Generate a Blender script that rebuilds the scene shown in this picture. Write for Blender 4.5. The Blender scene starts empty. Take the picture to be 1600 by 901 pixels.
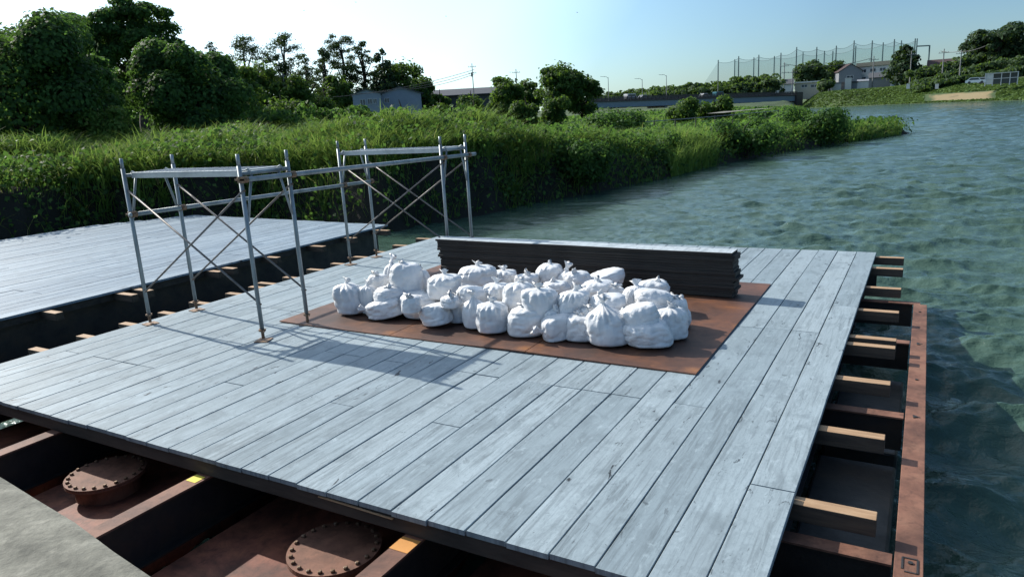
import bpy, math
import numpy as np
from mathutils import Matrix, Vector
rng = np.random.default_rng(7)
C = bpy.context.scene.collection
S = bpy.context.scene

# ------------------------------------------------------------------ camera
F_PX, PITCH, ROLL, H, YAW = 1117.6, 0.2340, -0.0576, 2.0365, -0.5276
fw = np.array([math.sin(YAW)*math.cos(PITCH), math.cos(YAW)*math.cos(PITCH), -math.sin(PITCH)])
r_ = np.cross(fw, [0, 0, 1]); r_ /= np.linalg.norm(r_); u_ = np.cross(r_, fw)
RT = r_*math.cos(ROLL)+u_*math.sin(ROLL); UP = -r_*math.sin(ROLL)+u_*math.cos(ROLL)
cam = bpy.data.cameras.new('camera'); co = bpy.data.objects.new('camera', cam); C.objects.link(co)
cam.sensor_width = 36; cam.lens = F_PX/1600*36; cam.clip_start = .05; cam.clip_end = 9000
M = Matrix(((RT[0], UP[0], -fw[0], 0), (RT[1], UP[1], -fw[1], 0), (RT[2], UP[2], -fw[2], H), (0, 0, 0, 1)))
co.matrix_world = M; S.camera = co

# ------------------------------------------------------------------ light
SUN = np.array([-1.42, 0.20, 1.0]); SUN /= np.linalg.norm(SUN)
EL = math.asin(SUN[2]); AZ = math.atan2(SUN[0], SUN[1])
W = bpy.data.worlds.new('World'); S.world = W; W.use_nodes = True
nt = W.node_tree; nt.nodes.clear()
sky = nt.nodes.new('ShaderNodeTexSky'); sky.sky_type = 'NISHITA'; sky.sun_disc = False
sky.sun_elevation = EL; sky.sun_rotation = AZ
sky.air_density = 1.0; sky.dust_density = .7; sky.ozone_density = 2.2; sky.altitude = 0
bg = nt.nodes.new('ShaderNodeBackground'); bg.inputs[1].default_value = 0.085
wo = nt.nodes.new('ShaderNodeOutputWorld')
# thin bright haze and cloud round the sun's side of the sky
tcw = nt.nodes.new('ShaderNodeTexCoord'); dt = nt.nodes.new('ShaderNodeVectorMath'); dt.operation = 'DOT_PRODUCT'; dt.inputs[1].default_value = SUN.tolist()
nt.links.new(tcw.outputs['Generated'], dt.inputs[0])
cn = nt.nodes.new('ShaderNodeTexNoise'); cn.inputs['Scale'].default_value = 2.2; cn.inputs['Detail'].default_value = 7; nt.links.new(tcw.outputs['Generated'], cn.inputs['Vector'])
ma = nt.nodes.new('ShaderNodeMath'); ma.operation = 'MULTIPLY_ADD'; ma.inputs[1].default_value = .14; nt.links.new(cn.outputs[0], ma.inputs[0]); nt.links.new(dt.outputs['Value'], ma.inputs[2])
cr_ = nt.nodes.new('ShaderNodeValToRGB'); e = cr_.color_ramp.elements; e[0].position = .30; e[0].color = (0, 0, 0, 1); e[1].position = .95; e[1].color = (6.5, 6.6, 6.4, 1)
cr_.color_ramp.elements.new(.52).color = (1.3, 1.9, 2.0, 1); cr_.color_ramp.elements.new(.66).color = (4.6, 5.4, 5.4, 1); nt.links.new(ma.outputs[0], cr_.inputs[0])
tn_ = nt.nodes.new('ShaderNodeMix'); tn_.data_type = 'RGBA'; tn_.blend_type = 'MULTIPLY'; tn_.inputs[0].default_value = 1; tn_.inputs[7].default_value = (.80, 1.0, 1.16, 1); nt.links.new(sky.outputs[0], tn_.inputs[6])
ad_ = nt.nodes.new('ShaderNodeMix'); ad_.data_type = 'RGBA'; ad_.blend_type = 'ADD'; ad_.inputs[0].default_value = 1; nt.links.new(tn_.outputs[2], ad_.inputs[6]); nt.links.new(cr_.outputs[0], ad_.inputs[7])
nt.links.new(ad_.outputs[2], bg.inputs[0]); nt.links.new(bg.outputs[0], wo.inputs[0])
sl = bpy.data.lights.new('sun', 'SUN'); so = bpy.data.objects.new('sun', sl); C.objects.link(so)
sl.energy = 5.0; sl.angle = math.radians(.5); sl.color = (1, .95, .86)
so.rotation_euler = Vector(SUN.tolist()).to_track_quat('Z', 'Y').to_euler()
S.view_settings.view_transform = 'Standard'; S.view_settings.look = 'None'
S.view_settings.exposure = 0.35; S.view_settings.gamma = 1
S.view_settings.use_curve_mapping = False
S.cycles.max_bounces = 6; S.cycles.transparent_max_bounces = 12
S.cycles.diffuse_bounces = 3; S.cycles.glossy_bounces = 3

# ------------------------------------------------------------------ placing helpers (surveyed from known sizes of the scaffold)
def ray(px, py): return fw+RT*(px-800)/F_PX-UP*(py-450.5)/F_PX
def G(px, py, z=0.):
    d = ray(px, py); t = (z-H)/d[2]; return np.array([0, 0, H])+t*d
def D(px, py, dist):
    d = ray(px, py); t = dist/math.hypot(d[0], d[1]); return np.array([0, 0, H])+t*d
def YP(px, py, Y):
    d = ray(px, py); t = Y/d[1]; return np.array([0, 0, H])+t*d
def hor(px):       # pixel row of the horizon
    lo, hi = 0, 400
    for _ in range(30):
        m = (lo+hi)/2
        if ray(px, m)[2] > 0: lo = m
        else: hi = m
    return lo
def azdir(px):
    d = ray(px, hor(px)); v = d[:2]; return v/np.linalg.norm(v)

# ------------------------------------------------------------------ mesh helpers
class MB:
    def __init__(s): s.V = []; s.F = []; s.n = 0; s.T = []
    def add(s, V, F, t=None):
        V = np.asarray(V, float); s.V.append(V); s.F += [tuple(int(i)+s.n for i in f) for f in F]; s.n += len(V)
        s.T.append(np.full(len(V), .5 if t is None else t)); return s
    def box(s, x0, x1, y0, y1, z0, z1, t=None):
        V = [(x, y, z) for z in (z0, z1) for y in (y0, y1) for x in (x0, x1)]
        return s.add(V, [(0, 2, 3, 1), (4, 5, 7, 6), (0, 1, 5, 4), (2, 6, 7, 3), (0, 4, 6, 2), (1, 3, 7, 5)], t)
    def bar(s, a, b, w, h=None, up=(0, 0, 1), t=None):
        a = np.array(a, float); b = np.array(b, float); h = w if h is None else h
        d = b-a; d /= np.linalg.norm(d); up = np.array(up, float)
        if abs(d@up) > .98: up = np.array([0, 1., 0])
        x = np.cross(d, up); x /= np.linalg.norm(x); y = np.cross(x, d)
        V = [p+sx*x*w/2+sy*y*h/2 for p in (a, b) for sx, sy in ((-1, -1), (1, -1), (1, 1), (-1, 1))]
        return s.add(V, [(0, 3, 2, 1), (4, 5, 6, 7), (0, 1, 5, 4), (1, 2, 6, 5), (2, 3, 7, 6), (3, 0, 4, 7)], t)
    def tube(s, pts, r, n=10, cap=True):
        pts = np.array(pts, float); rr = np.broadcast_to(np.array(r, float), (len(pts),))
        V = []; F = []
        for i, p in enumerate(pts):
            d = pts[min(i+1, len(pts)-1)]-pts[max(i-1, 0)]; d /= np.linalg.norm(d)
            up = np.array([0, 0, 1.]) if abs(d[2]) < .9 else np.array([1., 0, 0])
            x = np.cross(d, up); x /= np.linalg.norm(x); y = np.cross(x, d)
            for k in range(n):
                a = 2*math.pi*k/n; V.append(p+rr[i]*(math.cos(a)*x+math.sin(a)*y))
        for i in range(len(pts)-1):
            for k in range(n):
                F.append((i*n+k, i*n+(k+1) % n, (i+1)*n+(k+1) % n, (i+1)*n+k))
        if cap: F += [tuple(range(n-1, -1, -1)), tuple((len(pts)-1)*n+k for k in range(n))]
        return s.add(V, F)
    def quad(s, *p, t=None): return s.add(p, [tuple(range(len(p)))], t)
    def mk(s, name, m, parent=None, smooth=False, origin=None, bevel=0):
        return mk(name, np.concatenate(s.V), s.F, m, parent, smooth, origin, np.concatenate(s.T), bevel)

def wloc(o):
    v = np.zeros(3)
    while o is not None: v += np.array(o.location); o = o.parent
    return v
def mk(name, V, F, m, parent=None, smooth=False, origin=None, tint=None, bevel=0):
    V = np.asarray(V, float)
    if parent is None:
        if origin is None:
            origin = np.array([(V[:, 0].min()+V[:, 0].max())/2, (V[:, 1].min()+V[:, 1].max())/2, V[:, 2].min()])
        L = np.array(origin, float)
    else: L = wloc(parent)
    me = bpy.data.meshes.new(name)
    if isinstance(F, np.ndarray):
        k = F.shape[1]; me.vertices.add(len(V)); me.vertices.foreach_set('co', (V-L).astype(np.float32).ravel())
        me.loops.add(F.size); me.polygons.add(len(F))
        me.loops.foreach_set('vertex_index', F.astype(np.int32).ravel())
        me.polygons.foreach_set('loop_start', np.arange(0, F.size, k, dtype=np.int32))
        me.polygons.foreach_set('loop_total', np.full(len(F), k, dtype=np.int32))
        me.update(calc_edges=True)
    else:
        me.from_pydata((V-L).tolist(), [], F); me.update()
    if tint is not None:
        a = me.attributes.new('tint', 'FLOAT', 'POINT'); a.data.foreach_set('value', np.asarray(tint, np.float32))
    if smooth: me.polygons.foreach_set('use_smooth', np.ones(len(me.polygons), bool))
    me.materials.append(m)
    o = bpy.data.objects.new(name, me); C.objects.link(o)
    if parent is None: o.location = L
    else: o.parent = parent
    if bevel:
        b = o.modifiers.new('bevel', 'BEVEL'); b.width = bevel; b.segments = 2; b.limit_method = 'ANGLE'
    return o
def tag(o, label=None, cat=None, group=None, kind=None):
    if label: o['label'] = label
    if cat: o['category'] = cat
    if group: o['group'] = group
    if kind: o['kind'] = kind
    return o
def empty(name, loc, label, cat, group=None):
    o = bpy.data.objects.new(name, None); C.objects.link(o); o.location = [float(v) for v in loc]; o.empty_display_size = .1
    return tag(o, label, cat, group)

# ------------------------------------------------------------------ noise (value noise, numpy)
def vnoise(P, seed=0):
    P = np.asarray(P, float); i = np.floor(P).astype(np.int64); f = P-i; f = f*f*(3-2*f); out = 0
    dim = P.shape[1]
    for k in range(2**dim):
        w = np.ones(len(P)); h = np.full(len(P), seed*374761393 & 0xffffffff, dtype=np.uint64)
        for d in range(dim):
            b = (k >> d) & 1; w = w*(f[:, d] if b else 1-f[:, d])
            h = (h ^ ((i[:, d]+b).astype(np.uint64)*np.uint64([73856093, 19349663, 83492791][d])))*np.uint64(0x9E3779B97F4A7C15)
            h = h ^ (h >> np.uint64(29))
        out = out+w*((h >> np.uint64(40)).astype(float)/2**24)
    return out*2-1
def fbm(P, seed=0, n=4):
    P = np.asarray(P, float); o = 0; a = 1
    for k in range(n): o = o+a*vnoise(P*2**k, seed+k); a *= .5
    return o/1.9

# ------------------------------------------------------------------ materials
def mat(name): m = bpy.data.materials.new(name); m.use_nodes = True; return m, m.node_tree, m.node_tree.nodes['Principled BSDF']
def N(t, kind, **kw):
    n = t.nodes.new(kind)
    for k, v in kw.items():
        if k.startswith('i_'):
            n.inputs[int(k[2:]) if k[2:].isdigit() else k[2:].replace('_', ' ')].default_value = v
        else: setattr(n, k, v)
    return n
def ramp(t, fac, stops):
    n = t.nodes.new('ShaderNodeValToRGB'); e = n.color_ramp.elements
    while len(e) < len(stops): e.new(.5)
    for k, (p, c) in enumerate(stops): e[k].position = p; e[k].color = (*c, 1) if len(c) == 3 else c
    t.links.new(fac, n.inputs[0]); return n.outputs[0]
def mixc(t, a, b, fac, mode='MIX'):
    n = t.nodes.new('ShaderNodeMix'); n.data_type = 'RGBA'; n.blend_type = mode
    for s, v in ((n.inputs[0], fac), (n.inputs[6], a), (n.inputs[7], b)):
        if isinstance(v, (float, int)): s.default_value = v
        elif isinstance(v, tuple): s.default_value = (*v, 1)
        else: t.links.new(v, s)
    return n.outputs[2]
def coords(t, scale=(1, 1, 1)):
    c = t.nodes.new('ShaderNodeTexCoord'); g = t.nodes.new('ShaderNodeMapping'); g.inputs[3].default_value = scale
    t.links.new(c.outputs['Object'], g.inputs[0]); return g.outputs[0]
def noise(t, vec, scale, detail=5, rough=.55, dist=0):
    n = N(t, 'ShaderNodeTexNoise'); n.inputs['Scale'].default_value = scale; n.inputs['Detail'].default_value = detail
    n.inputs['Roughness'].default_value = rough; n.inputs['Distortion'].default_value = dist
    t.links.new(vec, n.inputs['Vector']); return n.outputs[0]
def bump(t, p, h, strength, dist=.01):
    b = N(t, 'ShaderNodeBump'); b.inputs['Strength'].default_value = strength; b.inputs['Distance'].default_value = dist
    t.links.new(h, b.inputs['Height']); t.links.new(b.outputs[0], p.inputs['Normal'])
def mottled(name, cols, scale=3, rough=.7, stretch=(1, 1, 1), bmp=.3, bd=.01, metal=0, r2=None, grime=0):
    m, t, p = mat(name); v = coords(t, stretch); n = noise(t, v, scale, 8, .62, .3)
    k = len(cols); st = [(.28+.44*i/(max(k-1, 1)), c) for i, c in enumerate(cols)]
    col = ramp(t, n, st)
    if grime:
        g = noise(t, v, scale*.45, 9, .7, 1.0); g2 = noise(t, coords(t, (1, 1, .25)), scale*4, 6, .7, .5)
        col = mixc(t, col, tuple(x*.22 for x in cols[0]), ramp(t, g, [(.42, (0, 0, 0)), (.62, (grime,)*3)]))
        col = mixc(t, col, tuple(x*.4 for x in cols[0]), ramp(t, g2, [(.52, (0, 0, 0)), (.66, (grime*.8,)*3)]))
    t.links.new(col, p.inputs['Base Color']); p.inputs['Roughness'].default_value = rough
    p.inputs['Metallic'].default_value = metal
    if r2 is not None: t.links.new(ramp(t, n, [(.3, (rough,)*3), (.7, (r2,)*3)]), p.inputs['Roughness'])
    if bmp: bump(t, p, noise(t, v, scale*5, 6), bmp, bd)
    return m
def plain(name, c, rough=.6, metal=0): return mottled(name, [tuple(x*.85 for x in c), tuple(min(x*1.12, 1) for x in c)], 2.5, rough, bmp=.1, metal=metal)

def board_mat(name, c_lo, c_hi, dirt, spec=.22):
    m, t, p = mat(name)
    at = N(t, 'ShaderNodeAttribute', attribute_name='tint')
    tc = N(t, 'ShaderNodeTexCoord'); sep = N(t, 'ShaderNodeSeparateXYZ'); t.links.new(tc.outputs['Object'], sep.inputs[0])
    mul = N(t, 'ShaderNodeMath', operation='MULTIPLY'); t.links.new(at.outputs['Fac'], mul.inputs[0]); mul.inputs[1].default_value = 57.
    add = N(t, 'ShaderNodeMath', operation='ADD'); t.links.new(sep.outputs[1], add.inputs[0]); t.links.new(mul.outputs[0], add.inputs[1])
    cb = N(t, 'ShaderNodeCombineXYZ'); t.links.new(sep.outputs[0], cb.inputs[0]); t.links.new(add.outputs[0], cb.inputs[1]); t.links.new(sep.outputs[2], cb.inputs[2])
    def mp(s):
        g = N(t, 'ShaderNodeMapping'); g.inputs[3].default_value = s; t.links.new(cb.outputs[0], g.inputs[0]); return g.outputs[0]
    def mp2(s):
        g = N(t, 'ShaderNodeMapping'); g.inputs[3].default_value = s; t.links.new(tc.outputs['Object'], g.inputs[0]); return g.outputs[0]
    base = ramp(t, at.outputs['Fac'], [(0, c_lo), (1, c_hi)])
    st = noise(t, mp((9, .8, 1)), 2.2, 8, .65, .4)           # streaks along the board
    pat = noise(t, mp((1.2, .7, 1)), 1.6, 6, .6, .6)        # broad wear
    fine = noise(t, mp((30, 12, 1)), 3, 4, .7)
    c1 = mixc(t, base, tuple(x*.52 for x in c_lo), ramp(t, st, [(.50, (0, 0, 0)), (.75, (.5,)*3)]))
    c2 = mixc(t, c1, tuple(min(1, x*1.5) for x in c_hi), ramp(t, pat, [(.5, (0, 0, 0)), (.78, (.35,)*3)]))
    c3 = mixc(t, c2, tuple(x*.7 for x in c_lo), ramp(t, fine, [(.5, (0, 0, 0)), (.8, (.6,)*3)]))
    # worn, darkened runs along the boards, in patches over the deck, and pale rubbed spots
    run = noise(t, mp((16, .9, 1)), 2.0, 9, .7, .8); area = noise(t, mp2((.45, .3, 1)), 1.1, 4, .6)
    wm = N(t, 'ShaderNodeMath', operation='MULTIPLY'); t.links.new(ramp(t, run, [(.47, (0, 0, 0)), (.62, (1, 1, 1))]), wm.inputs[0]); t.links.new(ramp(t, area, [(.40, (.06,)*3), (.64, (.62,)*3)]), wm.inputs[1])
    c3 = mixc(t, c3, tuple(x*.38 for x in c_lo), wm.outputs[0])
    blot = noise(t, mp((2.2, 1.5, 1)), 2.4, 8, .68, .5)
    c3 = mixc(t, c3, tuple(x*.62 for x in c_lo), ramp(t, blot, [(.52, (0, 0, 0)), (.66, (.55,)*3)]))
    c3 = mixc(t, c3, tuple(min(1, x*1.35) for x in c_hi), ramp(t, noise(t, mp((6, 2.5, 1)), 3.1, 8, .7, .4), [(.56, (0, 0, 0)), (.7, (.5,)*3)]))
    # scuffs and chips showing dark wood
    ch = noise(t, mp((5, 1.8, 1)), 2.6, 9, .72, 1.2); big = noise(t, mp((.35, .35, 1)), 1.2, 2)
    cm = N(t, 'ShaderNodeMath', operation='MULTIPLY'); t.links.new(ramp(t, ch, [(.60, (0, 0, 0)), (.64, (1, 1, 1))]), cm.inputs[0])
    t.links.new(ramp(t, big, [(.44, (.25, .25, .25)), (.6, (1, 1, 1))]), cm.inputs[1])
    c4 = mixc(t, c3, dirt, cm.outputs[0])
    t.links.new(c4, p.inputs['Base Color'])
    t.links.new(ramp(t, pat, [(.3, (.62,)*3), (.7, (.45,)*3)]), p.inputs['Roughness'])
    p.inputs['Specular IOR Level'].default_value = spec
    bump(t, p, st, .2, .003)
    return m

def leaf_mat(name, dark, light, trans=.35, tcol=(.25, .42, .04), dry=None):
    m, t, p = mat(name); at = N(t, 'ShaderNodeAttribute', attribute_name='tint')
    c = ramp(t, at.outputs['Fac'], [(0, dark), (.94, light), (1, dry or light)])
    t.links.new(c, p.inputs['Base Color']); p.inputs['Roughness'].default_value = .62; p.inputs['Specular IOR Level'].default_value = .16
    tr = N(t, 'ShaderNodeBsdfTranslucent'); t.links.new(mixc(t, c, tcol, .5), tr.inputs[0])
    mx = N(t, 'ShaderNodeMixShader'); mx.inputs[0].default_value = trans
    t.links.new(p.outputs[0], mx.inputs[1]); t.links.new(tr.outputs[0], mx.inputs[2])
    t.links.new(mx.outputs[0], t.nodes['Material Output'].inputs[0]); return m

m_board = board_mat('deck_board', (.225, .28, .31), (.30, .36, .39), (.025, .03, .035))
m_board2 = board_mat('deck_board_far', (.16, .22, .28), (.26, .33, .39), (.03, .035, .045))
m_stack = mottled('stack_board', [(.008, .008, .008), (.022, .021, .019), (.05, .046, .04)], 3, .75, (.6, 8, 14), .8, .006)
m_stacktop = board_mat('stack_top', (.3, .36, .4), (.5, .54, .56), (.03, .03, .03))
m_rustplate = mottled('rust_plate', [(.055, .028, .02), (.10, .045, .03), (.16, .065, .032), (.36, .15, .045)], 1.7, .68, (1, 1, 1), .35, .003, r2=.5, grime=.55)
m_rust = mottled('rust_steel', [(.12, .052, .034), (.21, .095, .06), (.27, .135, .085)], 4, .74, (1, 1, 1), .4, .004, grime=.6)
m_redlead = mottled('red_lead_paint', [(.08, .028, .02), (.21, .07, .045), (.29, .105, .06), (.25, .13, .07)], 3.0, .66, bmp=.35, bd=.004, grime=.7)
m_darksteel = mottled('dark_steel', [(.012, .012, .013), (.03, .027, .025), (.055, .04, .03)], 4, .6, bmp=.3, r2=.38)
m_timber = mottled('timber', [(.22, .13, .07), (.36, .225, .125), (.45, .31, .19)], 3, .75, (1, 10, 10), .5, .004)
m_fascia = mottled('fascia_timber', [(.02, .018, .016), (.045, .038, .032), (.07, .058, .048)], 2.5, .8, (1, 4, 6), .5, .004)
m_jside_shaded = mottled('joist_side_shaded', [(.03, .024, .02), (.07, .052, .038), (.11, .08, .055)], 3, .8, (1, 10, 10), .5, .004)  # timber darkened to hold the shade on the joist sides
m_galv = mottled('galvanised_pipe', [(.16, .19, .2), (.26, .3, .32), (.34, .38, .4)], 9, .5, (1, 1, .3), .1, .002, metal=.55)
m_brace = mottled('brace_tube', [(.10, .09, .08), (.17, .15, .14), (.2, .2, .21)], 9, .5, bmp=.1, metal=.3)
m_clamp = mottled('clamp_steel', [(.05, .03, .02), (.2, .12, .07), (.25, .22, .18)], 30, .6, bmp=.1, metal=.4)
m_concrete = mottled('concrete', [(.10, .098, .08), (.19, .185, .15), (.30, .29, .24)], 7, .92, bmp=.8, bd=.008, grime=.3)
m_leaf = leaf_mat('leaf', (.016, .042, .012), (.075, .145, .032), .40)
m_vine = leaf_mat('vine_leaf', (.012, .036, .014), (.085, .18, .046), .42, (.22, .42, .06))
m_grass = leaf_mat('grass_blade', (.035, .085, .014), (.155, .255, .058), .42, (.32, .47, .08), (.34, .27, .13))
m_bankgrass = leaf_mat('bank_grass_blade', (.04, .085, .022), (.12, .19, .05), .25, (.2, .3, .06))
m_pine = leaf_mat('pine_needles', (.010, .026, .014), (.034, .066, .028), .15)
m_far = leaf_mat('far_leaf', (.024, .05, .024), (.065, .105, .045), .3)
m_bark = mottled('bark', [(.02, .016, .012), (.06, .048, .036)], 6, .9, (1, 1, .3), .6, .02)

# ------------------------------------------------------------------ land and water
WZ = -.7
def pd(px, d): v = azdir(px)*d; return (v[0], v[1])
LAND = [(-3000, -400), (-60, -60), (-21, -5), (-20.3, 6), (-19.6, 11), (-17.2, 13.9), (-12.4, 14.9), (-11.75, 17.8), (-11.3, 19.7), (-9.7, 26.8),
        (-9.4, 31.4), (-8.7, 37), (-7.4, 42), (-5.2, 50), (-1.5, 60.5), (-3.0, 63), pd(1330, 80), pd(1285, 105), pd(1258, 150), pd(1240, 210),
        pd(1228, 330), pd(1222, 900), pd(1200, 4500), (-5000, 3000)]
FAR = [pd(2600, 120), pd(1900, 150), pd(1700, 175), pd(1600, 205), pd(1520, 226), pd(1440, 246), pd(1350, 270), pd(1280, 285), pd(1254, 297), pd(1244, 345), pd(1236, 900), pd(1225, 4500), pd(2600, 4500)]
def sdist(P, poly):
    P = np.asarray(P, float)[:, :2]; best = np.full(len(P), 1e18); inside = np.zeros(len(P), bool)
    n = len(poly)
    for i in range(n):
        a = np.array(poly[i]); b = np.array(poly[(i+1) % n]); ab = b-a
        t = np.clip(((P-a)@ab)/(ab@ab), 0, 1); q = P-a-t[:, None]*ab
        best = np.minimum(best, (q*q).sum(1))
        c = ((a[1] > P[:, 1]) != (b[1] > P[:, 1]))
        with np.errstate(divide='ignore', invalid='ignore'):
            xi = (b[0]-a[0])*(P[:, 1]-a[1])/(b[1]-a[1])+a[0]
        inside ^= c & (P[:, 0] < xi)
    d = np.sqrt(best); return np.where(inside, d, -d)
def sm(x, a, b): t = np.clip((x-a)/(b-a), 0, 1); return t*t*(3-2*t)
HILLC = np.array(pd(1625, 335)); HILL2 = np.array(pd(1180, 430))
def ground_z(P):
    P = np.asarray(P, float)[:, :2]; d1 = sdist(P, LAND); d2 = sdist(P, FAR)
    r = np.hypot(P[:, 0], P[:, 1])
    top = 1.25-1.15*sm(P[:, 1], 19, 33)-.45*sm(P[:, 1], 43, 58)*(P[:, 0] > -30)+2.0*sm(r, 90, 200)
    wob = fbm(P*.45, 3, 4)*1.9
    d1w = d1+.5*wob
    z1 = -1.6+ (sm(d1w, -1.2, .1))*1.0+ sm(d1w, -.15, .55)*(top+.6)*.86+sm(d1w, .5, 2.6)*(top+.6)*.14+(.62*fbm(P*.34, 9, 3)+.34*vnoise(P*.85, 14))*sm(d1, .2, 2.5)*(1-.5*sm(P[:, 1], 30, 45))+.0*sm(d1, 2.5, 7)*sm(P[:, 1], 12, 20)*(1-sm(P[:, 1], 30, 42))
    z1 = np.where(d1 < -1.5, -1.6, z1)
    ap = np.arctan2(P[:, 1], P[:, 0]); a_ = [math.atan2(azdir(q)[1], azdir(q)[0]) for q in (1320, 1430)]
    wfar = 9+17*np.clip((a_[0]-ap)/(a_[0]-a_[1]), 0, 1)
    hill = 15*np.exp(-((P-HILLC)**2).sum(1)/(2*27**2))
    hill2 = 16*np.exp(-((P-HILL2)**2).sum(1)/(2*70**2))
    z2 = -1.6+sm(d2, -6, 0)*1.0+5.2*sm(d2, 0, wfar)+hill*sm(d2, 20, 70)+.4*fbm(P*.06, 5, 3)*sm(d2, 3, 20)
    z = np.where(d2 > -6, z2, z1)+hill2*sm(d1, 10, 60)*.6
    return z, d1, d2
def polar(naz, nr, r0, r1, half, extra=None):
    a0 = math.atan2(fw[1], fw[0]); a = a0+np.linspace(half, -half, naz)
    r = r0*(r1/r0)**np.linspace(0, 1, nr)
    if extra is not None: r = np.unique(np.concatenate([r, extra])); nr = len(r)
    A, R = np.meshgrid(a, r); P = np.stack([R*np.cos(A), R*np.sin(A)], -1).reshape(-1, 2)
    i = np.arange(nr-1)[:, None]*naz+np.arange(naz-1)[None]; i = i.ravel()
    return P, np.stack([i, i+naz, i+naz+1, i+1], 1), np.repeat(r, naz)
P, Fq, R = polar(560, 400, 1.2, 5000, math.radians(100), np.arange(200, 300, 1.3))
gz, d1, d2 = ground_z(P)
tint = np.clip(.5+.5*fbm(P*.05, 21, 4), 0, 1)
m, t, p = mat('ground_soil_and_grass')
v = coords(t); n1 = noise(t, v, .07, 8, .6); n2 = noise(t, v, 1.5, 6, .7)
c = ramp(t, n1, [(.35, (.025, .05, .013)), (.5, (.04, .075, .018)), (.62, (.07, .10, .028))])
c = mixc(t, c, (.02, .035, .01), ramp(t, n2, [(.45, (0, 0, 0)), (.7, (.8,)*3)]))
at = N(t, 'ShaderNodeAttribute', attribute_name='tint')
c = mixc(t, c, (.25, .19, .10), ramp(t, at.outputs['Fac'], [(.9, (0, 0, 0)), (.96, (.9,)*3)]))
c = mixc(t, (.012, .012, .008), c, ramp(t, at.outputs['Fac'], [(.0, (0, 0, 0)), (.04, (1, 1, 1))]))
t.links.new(c, p.inputs['Base Color']); p.inputs['Roughness'].default_value = .95
bump(t, p, n2, .6, .2)
# bare tan patch low on the far bank, near-black tone along the steep near face
tn = np.clip(.2+.5*tint, .05, .85)
azp = np.arctan2(P[:, 1], P[:, 0]); az = lambda px: math.atan2(azdir(px)[1], azdir(px)[0])
pe = np.minimum(np.minimum((az(1442)-azp)*240/4, (azp-az(1562))*240/4), np.minimum((d2-3)/2.5, (13-d2)/3))+.5*fbm(P*.15, 4, 3)
tn = np.maximum(tn, np.clip(.85+.15*pe, 0, 1)*(pe > -1))
near = (R < 90) & (d1 < 2.2); tn[near] = 0
gr = mk('ground', np.column_stack([P, gz]), Fq, m, smooth=True, origin=(0, 0, 0), tint=tn); tag(gr, kind='structure')

# water: one sheet of real waves
P, Fq, R = polar(600, 480, 1.0, 5200, math.radians(54), np.concatenate([np.arange(2, 12, .04), np.arange(12, 26, .1), np.geomspace(26, 170, 270)]))
_, d1, d2 = ground_z(P)
keep = ((d1[Fq].max(1) < 4) & (d2[Fq].max(1) < 12)); Fq = Fq[keep]
wr = np.random.default_rng(3); Z = np.zeros(len(P)); DX = np.zeros((len(P), 2))
wind = math.atan2(-.98, .12)
sp = R*math.radians(108)/600; ru = np.unique(R); spr = np.gradient(ru)[np.searchsorted(ru, R)]
for k in range(90):
    lam = .26*(2.3/.26)**wr.random(); th = wind+wr.normal(0, .42); kk = 2*math.pi/lam
    amp = .0088*min(lam, 1.0)*(.6+.8*wr.random())
    dx, dy = math.cos(th), math.sin(th); ph = kk*(P[:, 0]*dx+P[:, 1]*dy)+wr.random()*6.28
    w = 1-sm(np.maximum(sp, spr)*3.0, lam*.8, lam*1.6)
    Z += w*amp*np.sin(ph); DX[:, 0] += w*amp*.75*dx*np.cos(ph); DX[:, 1] += w*amp*.75*dy*np.cos(ph)
for k in range(46):
    lam = .11*(.32/.11)**wr.random(); th = wind+wr.normal(0, .7); kk = 2*math.pi/lam; dx, dy = math.cos(th), math.sin(th)
    w = 1-sm(np.maximum(sp, spr)*3.0, lam*.8, lam*1.6); sel = w > 0
    Z[sel] += (w*.0105*lam)[sel]*np.sin(kk*(P[sel, 0]*dx+P[sel, 1]*dy)+wr.random()*6.28)
gust = .85+.25*fbm(P*.12, 8, 3); calm = sm(-d1, .2, 9)*.75+.25
Z *= gust*calm; DX *= (gust*calm)[:, None]
used = np.unique(Fq); remap = np.full(len(P), -1); remap[used] = np.arange(len(used))
m, t, p = mat('water'); v = coords(t)
p.inputs['Roughness'].default_value = .08; p.inputs['IOR'].default_value = 1.33
nn = noise(t, v, .05, 3)
t.links.new(ramp(t, nn, [(.35, (.045, .088, .070)), (.65, (.056, .100, .070))]), p.inputs['Base Color'])
b1 = noise(t, coords(t, (.45, 1.0, 1)), 2.0, 7, .62, .3); b2 = noise(t, coords(t, (1, 1, 1)), 11, 4, .6, .3)
ad = N(t, 'ShaderNodeMath', operation='MULTIPLY_ADD'); ad.inputs[1].default_value = .18; t.links.new(b2, ad.inputs[0]); t.links.new(b1, ad.inputs[2])
bump(t, p, ad.outputs[0], .85, .10)
wt = mk('water', np.column_stack([P+DX, Z+WZ])[used], remap[Fq], m, smooth=True, origin=(0, 0, WZ)); tag(wt, kind='structure')

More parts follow.
